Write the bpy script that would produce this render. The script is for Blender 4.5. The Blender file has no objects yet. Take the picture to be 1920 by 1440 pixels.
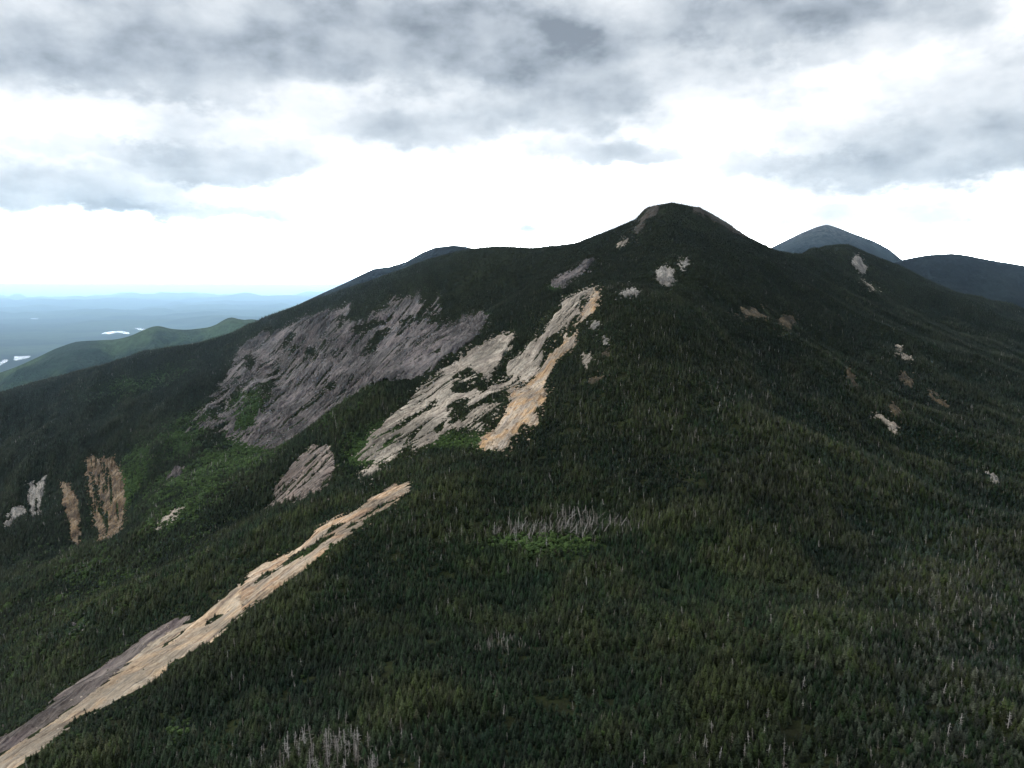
import bpy, math, random
import numpy as np
from mathutils import Vector

R = math.radians
random.seed(7)
rng = np.random.default_rng(11)
SC = bpy.context.scene
COL = SC.collection

# ------------------------------------------------------------------ camera, sky, sun, exposure
F = 1478.0                     # focal length in pixels of the 1920 px wide photograph
PITCH = R(6.9)
cam_d = bpy.data.cameras.new("camera")
cam_d.sensor_width = 36.0
cam_d.lens = 36.0 * F / 1920.0
cam_d.clip_start = 1.0
cam_d.clip_end = 400000.0
cam = bpy.data.objects.new("camera", cam_d)
COL.objects.link(cam)
cam.location = (0, 0, 0)
cam.rotation_euler = (R(90) - PITCH, 0, 0)
SC.camera = cam

vs = SC.view_settings
vs.view_transform = 'Standard'
vs.look = 'None'
vs.exposure = 0.0
vs.gamma = 1.0
SC.render.engine = 'CYCLES'
SC.cycles.use_denoising = True
SC.cycles.max_bounces = 4
SC.cycles.diffuse_bounces = 2
SC.cycles.glossy_bounces = 1
SC.cycles.transmission_bounces = 1
SC.cycles.volume_bounces = 0
SC.cycles.transparent_max_bounces = 4

SUN_EL, SUN_AZ = R(35), R(-82)          # azimuth measured from +Y towards +X
sun_d = bpy.data.lights.new("sun", 'SUN')
sun_d.energy = 2.3
sun_d.angle = R(10)
sun_d.color = (1.0, 0.95, 0.88)
sun = bpy.data.objects.new("sun", sun_d)
COL.objects.link(sun)
sdir = Vector((math.cos(SUN_EL) * math.sin(SUN_AZ), math.cos(SUN_EL) * math.cos(SUN_AZ), math.sin(SUN_EL)))
sun.rotation_euler = (-sdir).to_track_quat('-Z', 'Y').to_euler()


def px_az_el(u, v):
    x = (u - 960) / F
    t = (v - 720) / F
    y = math.cos(PITCH) - t * math.sin(PITCH)
    z = -t * math.cos(PITCH) - math.sin(PITCH)
    return math.atan2(x, y), math.atan2(z, math.hypot(x, y))


class NT:
    """small helper for writing node trees"""
    def __init__(self, tree):
        self.t = tree
        self.n = tree.nodes
        self.l = tree.links

    def add(self, typ, **kw):
        n = self.n.new(typ)
        for k, v in kw.items():
            setattr(n, k, v)
        return n

    def put(self, sock, val):
        if isinstance(val, bpy.types.NodeSocket):
            self.l.new(val, sock)
        elif val is not None:
            sock.default_value = val

    def math(self, op, a, b=None, c=None, clamp=False):
        n = self.add('ShaderNodeMath', operation=op, use_clamp=clamp)
        self.put(n.inputs[0], a)
        self.put(n.inputs[1], b)
        if c is not None:
            self.put(n.inputs[2], c)
        return n.outputs[0]

    def vmath(self, op, a, b=None):
        n = self.add('ShaderNodeVectorMath', operation=op)
        self.put(n.inputs[0], a)
        if b is not None:
            self.put(n.inputs[1], b)
        return n.outputs[0]

    def mix(self, f, a, b):
        n = self.add('ShaderNodeMix', data_type='RGBA')
        self.put(n.inputs[0], f)
        self.put(n.inputs[6], a if isinstance(a, bpy.types.NodeSocket) else (*a, 1) if len(a) == 3 else a)
        self.put(n.inputs[7], b if isinstance(b, bpy.types.NodeSocket) else (*b, 1) if len(b) == 3 else b)
        return n.outputs[2]

    def noise(self, vec, scale, detail=4, rough=0.55, dist=0.0, color=False):
        n = self.add('ShaderNodeTexNoise')
        if vec is not None:
            self.l.new(vec, n.inputs['Vector'])
        n.inputs['Scale'].default_value = scale
        n.inputs['Detail'].default_value = detail
        n.inputs['Roughness'].default_value = rough
        n.inputs['Distortion'].default_value = dist
        return n.outputs['Color' if color else 'Fac']

    def step(self, v, a, b, lo=0.0, hi=1.0):
        n = self.add('ShaderNodeMapRange', interpolation_type='SMOOTHSTEP')
        self.put(n.inputs[0], v)
        n.inputs[1].default_value = a
        n.inputs[2].default_value = b
        n.inputs[3].default_value = lo
        n.inputs[4].default_value = hi
        return n.outputs[0]


def make_world():
    w = bpy.data.worlds.new("World")
    SC.world = w
    w.use_nodes = True
    N = NT(w.node_tree)
    N.n.clear()
    out = N.add('ShaderNodeOutputWorld')
    sky = N.add('ShaderNodeTexSky', sky_type='NISHITA')
    sky.sun_disc = False
    sky.sun_elevation = SUN_EL
    sky.sun_rotation = SUN_AZ
    sky.altitude = 1000
    bg_sky = N.add('ShaderNodeBackground')
    N.l.new(sky.outputs[0], bg_sky.inputs[0])
    bg_sky.inputs[1].default_value = 0.12

    co = N.add('ShaderNodeTexCoord').outputs['Generated']
    sp = N.add('ShaderNodeSeparateXYZ')
    N.l.new(co, sp.inputs[0])
    x, y, z = sp.outputs
    az = N.math('ARCTAN2', x, y)
    el = N.math('ARCSINE', z)
    # cloud-deck coordinates: cloud features shrink towards the horizon
    zz = N.math('ADD', N.math('MAXIMUM', z, 0.0), 0.13)
    cb = N.add('ShaderNodeCombineXYZ')
    N.put(cb.inputs[0], N.math('DIVIDE', x, zz))
    N.put(cb.inputs[1], N.math('DIVIDE', y, zz))
    deck = cb.outputs[0]
    # angular coordinates
    ca = N.add('ShaderNodeCombineXYZ')
    N.put(ca.inputs[0], az)
    N.put(ca.inputs[1], N.math('MULTIPLY', el, 1.7))
    ang = ca.outputs[0]
    puff = N.noise(ang, 13.0, 6, 0.54, color=True)
    w1 = N.noise(ang, 5.0, 2, 0.5, color=True)
    s1 = N.add('ShaderNodeSeparateXYZ'); N.l.new(w1, s1.inputs[0])
    s2 = N.add('ShaderNodeSeparateXYZ'); N.l.new(puff, s2.inputs[0])
    # strength of the warp falls towards the horizon
    wf = N.step(el, 0.0, 0.28, 0.35, 1.0)
    w3 = N.noise(ang, 42.0, 5, 0.6, color=True)
    s3 = N.add('ShaderNodeSeparateXYZ'); N.l.new(w3, s3.inputs[0])

    def warp(base, a, ka, b, kb):
        d = N.math('ADD', N.math('MULTIPLY', N.math('SUBTRACT', a, 0.5), ka),
                   N.math('MULTIPLY', N.math('SUBTRACT', b, 0.5), kb))
        return N.math('ADD', base, N.math('MULTIPLY', d, wf))
    az = N.math('ADD', az, N.math('MULTIPLY', N.math('SUBTRACT', s3.outputs[0], 0.5), 0.035))
    elx = N.math('ADD', el, N.math('MULTIPLY', N.math('SUBTRACT', s3.outputs[1], 0.5), 0.026))
    azw = warp(az, s1.outputs[0], 0.16, s2.outputs[0], 0.12)
    elw = warp(elx, s1.outputs[1], 0.05, s2.outputs[1], 0.085)
    total = None
    for (u, v, su, up, dn, wt) in CLOUDS:
        a0, e0 = px_az_el(u, v)
        k = 1.0 / F
        dx = N.math('MULTIPLY', N.math('SUBTRACT', azw, a0), 1.0 / (su * k))
        de = N.math('SUBTRACT', elw, e0)
        dy = N.math('MAXIMUM', N.math('MULTIPLY', de, 1.0 / (up * k)), N.math('MULTIPLY', de, -1.0 / (dn * k)))
        r2 = N.math('ADD', N.math('MULTIPLY', dx, dx), N.math('MULTIPLY', dy, dy))
        r2 = N.math('POWER', r2, 2.3)
        g = N.math('MULTIPLY', N.math('POWER', 2.71828, N.math('MULTIPLY', r2, -1.0)), wt)
        total = g if total is None else N.math('ADD', total, g)
    billow = N.noise(ang, 11.0, 6, 0.52)
    big = N.noise(ang, 3.2, 3, 0.5)
    deckn = N.noise(deck, 1.3, 7, 0.58, 0.6)
    # generic overcast outside the part of the sky the photograph shows
    hi = N.step(el, 0.36, 0.6)
    behind = N.step(N.math('ABSOLUTE', az), 0.68, 1.1)
    gen = N.math('MULTIPLY', N.math('MAXIMUM', hi, behind), N.step(el, 0.02, 0.3, 0.25, 1.0))
    gen = N.math('MULTIPLY', gen, N.step(deckn, 0.35, 0.7, 0.05, 0.55))
    mod = N.math('MULTIPLY', N.step(billow, 0.30, 0.70, 0.62, 1.36), N.step(big, 0.3, 0.7, 0.85, 1.15))
    tt = N.math('MULTIPLY', N.math('MULTIPLY', total, mod), 0.74)
    wisp = N.math('MULTIPLY', N.step(billow, 0.52, 0.78), N.step(el, 0.03, 0.25, 0.11, 0.18))
    tt = N.math('ADD', N.math('ADD', tt, gen), wisp)
    ramp = N.add('ShaderNodeValToRGB')
    N.l.new(tt, ramp.inputs[0])
    cr = ramp.color_ramp
    cr.interpolation = 'LINEAR'
    stops = [(0.0, (1.45, 1.47, 1.49)), (0.11, (1.04, 1.06, 1.08)), (0.24, (0.84, 0.88, 0.92)),
             (0.42, (0.64, 0.69, 0.74)), (0.66, (0.46, 0.51, 0.57)), (0.90, (0.32, 0.36, 0.41)), (1.0, (0.27, 0.305, 0.35))]
    cr.elements[0].position = stops[0][0]
    cr.elements[0].color = (*stops[0][1], 1)
    cr.elements[1].position = stops[-1][0]
    cr.elements[1].color = (*stops[-1][1], 1)
    for p, c in stops[1:-1]:
        e = cr.elements.new(p)
        e.color = (*c, 1)
    # brighter, overexposed band low over the horizon
    # (boost added to brighten the haze, held mostly to the azimuths ahead)
    glow = N.math('MULTIPLY', N.step(el, 0.0, 0.075, 30.0, 0.0), N.step(N.math('ABSOLUTE', N.math('ADD', az, 0.15)), 0.5, 1.1, 1.0, 0.1))
    low = N.math('ADD', 1.0, N.math('MULTIPLY', glow, N.step(el, 0.002, 0.032, 0.10, 1.0)))
    bg_cl = N.add('ShaderNodeBackground')
    N.l.new(ramp.outputs[0], bg_cl.inputs[0])
    N.l.new(N.math('MULTIPLY', low, SKYK), bg_cl.inputs[1])
    mx = N.add('ShaderNodeMixShader')
    mx.inputs[0].default_value = 0.93      # almost closed cloud cover
    N.l.new(bg_sky.outputs[0], mx.inputs[1])
    N.l.new(bg_cl.outputs[0], mx.inputs[2])
    N.l.new(mx.outputs[0], out.inputs[0])
    w.cycles.sampling_method = 'MANUAL'
    w.cycles.sample_map_resolution = 512


SKYK = 1.0
CLOUDS = [  # u, v, half width, reach up, reach down, darkness
    (120, 20, 420, 160, 150, 0.27), (60, 110, 130, 80, 56, 0.34), (350, 150, 185, 120, 42, 0.50), (500, 40, 420, 160, 90, 0.20),
    (820, 105, 300, 110, 62, 0.54), (700, 60, 260, 110, 80, 0.20), (1090, 5, 330, 100, 80, 0.32), (1060, 170, 150, 110, 66, 0.50),
    (1480, 5, 170, 70, 52, 0.52), (1620, 40, 260, 90, 50, 0.34), (1330, 60, 240, 90, 90, 0.24), (790, 245, 190, 50, 26, 0.34),
    (900, 205, 260, 80, 50, 0.16), (1130, 286, 120, 30, 17, 0.36), (400, 320, 160, 52, 19, 0.48),
    (190, 288, 150, 26, 13, 0.20), (110, 378, 200, 56, 12, 0.44), (350, 398, 160, 20, 7, 0.36),
    (1760, 315, 260, 70, 24, 0.46), (1590, 340, 100, 44, 18, 0.28), (1900, 240, 140, 100, 60, 0.34),
    (1460, 316, 140, 26, 12, 0.20), (1820, 432, 180, 18, 8, 0.32), (1720, 190, 260, 90, 70, 0.13), (1600, 400, 300, 30, 20, 0.12),
    (950, 437, 80, 9, 6, 0.28), (560, 250, 220, 50, 36, 0.11), (1250, 170, 140, 70, 60, 0.12), (60, 330, 200, 40, 30, 0.10),
]
make_world()

# ------------------------------------------------------------------ numeric helpers
def hash2(ix, iy, seed):
    h = (ix.astype(np.int64) * 374761393 + iy.astype(np.int64) * 668265263 + seed * 1442695041) & 0xffffffff
    h = ((h ^ (h >> 13)) * 1274126177) & 0xffffffff
    h = (h ^ (h >> 16)) & 0xffffffff
    return h.astype(np.float64) / 4294967295.0


def vnoise(x, y, seed=0):
    x = np.asarray(x, float); y = np.asarray(y, float)
    ix = np.floor(x); iy = np.floor(y)
    fx = x - ix; fy = y - iy
    fx = fx * fx * fx * (fx * (fx * 6 - 15) + 10)
    fy = fy * fy * fy * (fy * (fy * 6 - 15) + 10)
    a = hash2(ix, iy, seed); b = hash2(ix + 1, iy, seed)
    c = hash2(ix, iy + 1, seed); d = hash2(ix + 1, iy + 1, seed)
    return (a + (b - a) * fx) * (1 - fy) + (c + (d - c) * fx) * fy


def fbm(x, y, seed=0, octv=4, gain=0.5):
    """fractal noise around 0, about -1..1"""
    s = 0; a = 1.0; t = 0
    c, sn = math.cos(0.6), math.sin(0.6)
    for i in range(octv):
        s = s + a * (vnoise(x, y, seed + i * 17) * 2 - 1)
        t += a
        a *= gain
        x, y = (x * c - y * sn) * 2.03, (x * sn + y * c) * 2.03
    return s / t * 1.5


def ridged(x, y, seed=0, octv=4):
    s = 0; a = 1.0; t = 0
    for i in range(octv):
        s = s + a * (1 - np.abs(vnoise(x, y, seed + i * 13) * 2 - 1) * 2)
        t += a; a *= 0.5
        x, y = x * 2.1 + 3.3, y * 2.1 - 1.7
    return s / t


CP, SP = math.cos(PITCH), math.sin(PITCH)


def unproj(u, v, Y):
    x = (u - 960) / F
    t = (v - 720) / F
    y = CP - t * SP
    z = -t * CP - SP
    return x / y * Y, Y, z / y * Y


def project(x, y, z):
    d = y * CP - z * SP          # depth along the view axis
    up = y * SP + z * CP
    d = np.maximum(d, 1e-3)
    return 960 + F * x / d, 720 - F * up / d


# ------------------------------------------------------------------ the mountain as a height field
SKY_PTS = [(0, 735, 2300), (100, 706, 2250), (200, 682, 2200), (270, 657, 2170), (320, 650, 2150), (380, 640, 2120),
           (430, 624, 2100), (500, 592, 2080), (580, 562, 2050), (700, 522, 2020), (800, 484, 2000), (870, 465, 1990),
           (930, 459, 1980), (1000, 462, 1950), (1080, 453, 1900), (1150, 426, 1850), (1190, 408, 1790),
           (1215, 388, 1750), (1260, 379, 1700), (1310, 389, 1720), (1350, 412, 1740), (1400, 440, 1760),
           (1450, 466, 1850), (1500, 474, 2000), (1525, 466, 2130), (1550, 457, 2180), (1590, 455, 2200),
           (1640, 477, 2250), (1700, 502, 2300), (1770, 538, 2350), (1830, 567, 2400), (1880, 583, 2400),
           (1960, 590, 2350)]
CTRL = [(1300, 430, 1600), (1240, 430, 1600), (1310, 480, 1400), (1320, 560, 1250), (1350, 650, 1080), (1400, 760, 930), (1450, 900, 780),
        (1500, 1050, 640), (1500, 1200, 500), (1450, 1440, 350), (1920, 1440, 360), (1920, 1200, 530), (1920, 1050, 710),
        (960, 1440, 350), (960, 1200, 500), (960, 1000, 690), (985, 850, 850), (1030, 750, 950), (1120, 650, 1060),
        (1150, 560, 1180), (1200, 500, 1380),
        # crest of the near slope
        (920, 845, 860), (830, 890, 800), (750, 928, 760), (620, 1022, 680), (540, 1075, 640), (450, 1130, 590), (370, 1195, 550),
        (300, 1245, 520), (220, 1290, 495), (130, 1340, 468), (60, 1385, 450), (0, 1428, 435), (600, 1200, 520), (500, 1440, 370), (200, 1440, 405),
        (700, 1050, 640), (-150, 1500, 410),
        # the slide strip
        (0, 1388, 480), (100, 1295, 545), (200, 1238, 590), (350, 1160, 650), (450, 1090, 705), (600, 1000, 765),
        (740, 917, 840), (830, 862, 900),
        # valley side beyond it
        (-150, 1420, 600), (100, 1200, 700), (0, 1300, 680), (0, 1150, 950), (150, 1040, 1150), (300, 1050, 920), (450, 1000, 860), (600, 930, 885),
        (350, 950, 1100), (250, 1000, 1080), (500, 955, 950), (520, 940, 965), (620, 840, 1040), (700, 880, 960),
        (850, 800, 1000), (905, 825, 905), (700, 720, 1160), (800, 655, 1260), (900, 592, 1380), (960, 620, 1270),
        (1000, 700, 1110), (1080, 580, 1220), (1030, 535, 1420), (1100, 500, 1480), (1180, 450, 1580),
        # the big grey face behind the rib
        (900, 585, 1640), (800, 635, 1640), (700, 700, 1570), (600, 795, 1400), (560, 835, 1300), (450, 830, 1450),
        (600, 590, 1900), (680, 570, 1870), (780, 555, 1840), (860, 530, 1850), (960, 510, 1750), (500, 640, 1920), (450, 690, 1830),
        (380, 760, 1680), (350, 800, 1570), (400, 880, 1290), (300, 900, 1360), (300, 800, 1640),
        # the left bowl
        (200, 900, 1450), (200, 1000, 1270), (0, 1000, 1380), (0, 900, 1650), (0, 800, 2030), (100, 800, 1880),
        (200, 800, 1730), (200, 720, 2060), (100, 760, 2050), (330, 700, 2020), (100, 900, 1560),
        # right flank
        (1650, 790, 1060), (1920, 900, 930), (1750, 700, 1300), (1920, 700, 1500), (1920, 640, 1850), (1600, 600, 1450),
        (1500, 500, 1720), (1620, 530, 1950), (1750, 600, 1900), (1450, 600, 1300), (1700, 1000, 745)]
FREE = [(-1700, 500, -560), (-2100, 1400, -640), (-2300, 2400, -520), (-700, 0, -420), (0, 0, -215), (-250, 120, -260), (0, -400, -230), (900, 0, -420),
        (1600, 500, -520), (1900, 1300, -520), (2300, 2200, -480), (1500, 3200, -650), (-800, 3200, -760),
        (300, 3200, -640), (-2000, 3200, -800), (-1100, 500, -470), (-900, 800, -440), (900, 500, -330)]


def build_height():
    P = []
    for (u, v, Y) in SKY_PTS:
        tree = 4.5 if not (1195 < u < 1400) else 1.0
        x, y, z = unproj(u, v, Y)
        P.append((x, y, z - tree))
        P.append((x * (1 + 90 / y), y + 90, z - 26))
        P.append((x * (1 + 240 / y), y + 240, z - 110))
        P.append((x * 1.22, y + 520, z - 300))
    for (u, v, Y) in CTRL:
        x, y, z = unproj(u, v, Y)
        P.append((x, y, z - 2.0))
    P += FREE
    P = np.array(P, float)
    S = 1000.0
    X = P[:, :2] / S
    n = len(X)
    def phi(r2):
        return 0.5 * r2 * np.log(r2 + 1e-12)
    D = ((X[:, None] - X[None]) ** 2).sum(-1)
    A = np.zeros((n + 3, n + 3))
    A[:n, :n] = phi(D) + np.eye(n) * 3e-6
    A[:n, n] = 1; A[:n, n + 1:] = X
    A[n, :n] = 1; A[n + 1:, :n] = X.T
    w = np.linalg.solve(A, np.concatenate([P[:, 2], [0, 0, 0]]))
    gx = np.arange(-2300, 2600 + 1, GS) ; gy = np.arange(-500, 3400 + 1, GS)
    GX, GY = np.meshgrid(gx, gy)
    Z = np.zeros_like(GX)
    q = np.stack([GX.ravel(), GY.ravel()], 1) / S
    zz = np.empty(len(q))
    for i in range(0, len(q), 40000):
        c = q[i:i + 40000]
        d = ((c[:, None] - X[None]) ** 2).sum(-1)
        zz[i:i + 40000] = phi(d) @ w[:n] + w[n] + c @ w[n + 1:]
    Z = zz.reshape(GX.shape)
    # natural relief: gullies and lumps, kept small
    relief = fbm(GX / 230, GY / 230, 3, 3) * 9.0 + fbm(GX / 70, GY / 70, 5, 4) * 4.6 + ridged(GX / 120, GY / 120, 9, 4) * 4.0
    # side ridges and ravines of the right flank and of the left bowl
    sx = np.clip((GX - 120 - 0.10 * GY) / 260, 0, 1) * np.clip((GY - 600) / 300, 0, 1)
    relief = relief + sx * (ridged((GX * 0.6 + GY * 0.8) / 270, (GX * 0.8 - GY * 0.6) / 800, 71, 3) * 32 + fbm(GX / 120, GY / 120, 72, 3) * 5)
    sl = np.clip((-GX - 300) / 250, 0, 1) * np.clip((GY - 1000) / 300, 0, 1)
    relief = relief + sl * ridged((GX * 0.93 + GY * 0.37) / 200, (GY * 0.93 - GX * 0.37) / 800, 75, 3) * 22
    Z = Z + relief
    # bring the crest onto the surveyed skyline, azimuth by azimuth
    def bil(zz_, x, y):
        fx = np.clip((x - gx[0]) / GS, 0, len(gx) - 1.001); fy = np.clip((y - gy[0]) / GS, 0, len(gy) - 1.001)
        ix = fx.astype(int); iy = fy.astype(int); fx = fx - ix; fy = fy - iy
        return ((zz_[iy, ix] * (1 - fx) + zz_[iy, ix + 1] * fx) * (1 - fy) + (zz_[iy + 1, ix] * (1 - fx) + zz_[iy + 1, ix + 1] * fx) * fy)
    pa = [px_az_el(u, v) for (u, v, Y) in SKY_PTS]
    pr = [math.hypot(*unproj(u, v, Y)[:2]) for (u, v, Y) in SKY_PTS]
    th = [4.5 if not (1195 < u < 1400) else 1.0 for (u, v, Y) in SKY_PTS]
    az = np.linspace(pa[0][0], pa[-1][0], 420)
    te = np.interp(az, [p[0] for p in pa], [p[1] for p in pa]); tr = np.interp(az, [p[0] for p in pa], pr)
    tt_ = np.interp(az, [p[0] for p in pa], th)
    GA = np.arctan2(GX, np.maximum(GY, 1)); GR = np.hypot(GX, GY)
    for it in range(4):
        rr = np.arange(1300, 2900, 8.0)
        A2, R2 = np.meshgrid(az, rr)
        E = np.arctan2(bil(Z, R2 * np.sin(A2), R2 * np.cos(A2)) + tt_[None], R2)
        best = E.max(0)
        dz = (te - best) * tr
        D = np.interp(GA, az, dz, left=dz[0], right=dz[-1])
        RC = np.interp(GA, az, tr)
        sg = np.where(GR < RC, 170.0, 330.0)
        Z = Z + D * np.exp(-((GR - RC) / sg) ** 2) * (GY > 500)
    # the outskirts sink to the plain
    ex = np.minimum(np.minimum(GX + 2300, 2600 - GX), np.minimum(GY + 500, 3400 - GY))
    k = np.clip(ex / 500, 0, 1)
    k = k * k * (3 - 2 * k)
    Z = Z * k + (PLAIN - 60) * (1 - k)
    return gx, gy, Z


GS = 5.0
PLAIN = -2200.0
gx, gy, HZ = build_height()


def height(x, y):
    fx = np.clip((np.asarray(x, float) - gx[0]) / GS, 0, len(gx) - 1.001)
    fy = np.clip((np.asarray(y, float) - gy[0]) / GS, 0, len(gy) - 1.001)
    ix = fx.astype(int); iy = fy.astype(int)
    fx = fx - ix; fy = fy - iy
    return ((HZ[iy, ix] * (1 - fx) + HZ[iy, ix + 1] * fx) * (1 - fy)
            + (HZ[iy + 1, ix] * (1 - fx) + HZ[iy + 1, ix + 1] * fx) * fy)


def visibility():
    """running horizon by azimuth and distance, to skip trees nobody can see"""
    az = np.linspace(-0.75, 0.75, 900)
    rr = np.arange(200, 3600, 6.0)
    A, Rr = np.meshgrid(az, rr)
    z = height(Rr * np.sin(A), Rr * np.cos(A))
    el = z / Rr
    run = np.maximum.accumulate(el, axis=0)
    prev = np.vstack([run[:1] * 0 - 9, run[:-1]])
    return az, rr, prev


VAZ, VRR, VRUN = visibility()


def is_seen(x, y, ztop, margin=0.012):
    a = np.arctan2(x, y); r = np.hypot(x, y)
    ia = np.clip(((a - VAZ[0]) / (VAZ[1] - VAZ[0])).round().astype(int), 0, len(VAZ) - 1)
    ir = np.clip(((r - VRR[0]) / 6.0).astype(int), 0, len(VRR) - 1)
    return ztop / r > VRUN[ir, ia] - margin


# ------------------------------------------------------------------ object helpers
def new_mesh(name, verts, faces, mats=(), smooth=False, uv=None, attrs=None):
    verts = np.asarray(verts, np.float32)
    me = bpy.data.meshes.new(name)
    if isinstance(faces, np.ndarray) and faces.ndim == 2:
        k = faces.shape[1]
        me.vertices.add(len(verts))
        me.vertices.foreach_set('co', verts.ravel())
        me.loops.add(faces.size)
        me.loops.foreach_set('vertex_index', faces.ravel().astype(np.int32))
        me.polygons.add(len(faces))
        me.polygons.foreach_set('loop_start', np.arange(0, faces.size, k, dtype=np.int32))
        me.polygons.foreach_set('loop_total', np.full(len(faces), k, np.int32))
        me.update(calc_edges=True)
    else:
        me.from_pydata([tuple(v) for v in verts.tolist()], [], [tuple(f) for f in faces])
        me.update()
    for m in mats:
        me.materials.append(m)
    if smooth and len(me.polygons):
        me.polygons.foreach_set('use_smooth', np.ones(len(me.polygons), bool))
    if uv is not None:
        l = me.uv_layers.new(name='UVMap')
        idx = np.zeros(len(me.loops), np.int32)
        me.loops.foreach_get('vertex_index', idx)
        l.data.foreach_set('uv', np.asarray(uv, np.float32)[idx].ravel())
    for k, a in (attrs or {}).items():
        a = np.asarray(a, np.float32)
        if a.ndim == 1:
            at = me.attributes.new(k, 'FLOAT', 'POINT')
            at.data.foreach_set('value', a)
        else:
            at = me.attributes.new(k, 'FLOAT_VECTOR', 'POINT')
            at.data.foreach_set('vector', a.ravel())
    return me


def link(name, data, parent=None):
    o = bpy.data.objects.new(name, data)
    COL.objects.link(o)
    if parent is not None:
        o.parent = parent
    return o


def tag(o, label=None, cat=None, group=None, kind=None):
    if label: o['label'] = label
    if cat: o['category'] = cat
    if group: o['group'] = group
    if kind: o['kind'] = kind
    return o


def grid_faces(nu, nv):
    i = np.arange(nu * nv).reshape(nv, nu)
    return np.stack([i[:-1, :-1].ravel(), i[:-1, 1:].ravel(), i[1:, 1:].ravel(), i[1:, :-1].ravel()], 1)


def mat(name, rough=0.9, spec=0.2):
    m = bpy.data.materials.new(name)
    m.use_nodes = True
    N = NT(m.node_tree)
    b = N.n['Principled BSDF']
    b.inputs['Roughness'].default_value = rough
    b.inputs['Specular IOR Level'].default_value = spec
    return m, N, b


def add_bump(N, b, h, strength, dist):
    n = N.add('ShaderNodeBump')
    n.inputs['Strength'].default_value = strength
    n.inputs['Distance'].default_value = dist
    N.l.new(h, n.inputs['Height'])
    N.l.new(n.outputs[0], b.inputs['Normal'])


# ------------------------------------------------------------------ materials
def foliage_mat(name, amount):
    """crown colour comes from each tree's own tint"""
    m, N, b = mat(name, 0.75, 0.15)
    at = N.add('ShaderNodeAttribute', attribute_type='INSTANCER', attribute_name='tint')
    geo = N.add('ShaderNodeNewGeometry')
    n = N.noise(geo.outputs['Position'], 1.6, 3, 0.6)
    hs = N.add('ShaderNodeHueSaturation')
    N.l.new(at.outputs['Color'], hs.inputs['Color'])
    N.l.new(N.step(n, 0.3, 0.7, 1 - amount, 1 + amount), hs.inputs['Value'])
    N.l.new(hs.outputs[0], b.inputs['Base Color'])
    return m


M_SPRUCE = foliage_mat('spruce_needles', 0.45)
M_LEAF = foliage_mat('broadleaf_leaves', 0.35)

m, N, b = mat('bark', 0.95, 0.1)
b.inputs['Base Color'].default_value = (0.09, 0.07, 0.055, 1)
M_BARK = m

m, N, b = mat('weathered_deadwood', 0.85, 0.2)
at = N.add('ShaderNodeAttribute', attribute_type='INSTANCER', attribute_name='tint')
geo = N.add('ShaderNodeNewGeometry')
n = N.noise(geo.outputs['Position'], 1.2, 3)
hs = N.add('ShaderNodeHueSaturation')
N.l.new(at.outputs['Color'], hs.inputs['Color'])
N.l.new(N.step(n, 0.3, 0.7, 0.7, 1.2), hs.inputs['Value'])
N.l.new(hs.outputs[0], b.inputs['Base Color'])
M_DEAD = m

m, N, b = mat('forest_floor', 1.0, 0.05)
geo = N.add('ShaderNodeNewGeometry')
at = N.add('ShaderNodeAttribute', attribute_name='brush')
n1 = N.noise(geo.outputs['Position'], 0.08, 6, 0.7)
n2 = N.noise(geo.outputs['Position'], 0.5, 5, 0.7)
c = N.mix(N.step(n1, 0.35, 0.65), (0.016, 0.018, 0.010), (0.026, 0.034, 0.014))
c = N.mix(at.outputs['Fac'], c, (0.045, 0.080, 0.026))
c = N.mix(N.step(n2, 0.55, 0.75, 0, 0.4), c, (0.05, 0.042, 0.03))
N.l.new(c, b.inputs['Base Color'])
add_bump(N, b, n2, 0.8, 1.0)
M_FLOOR = m


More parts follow.
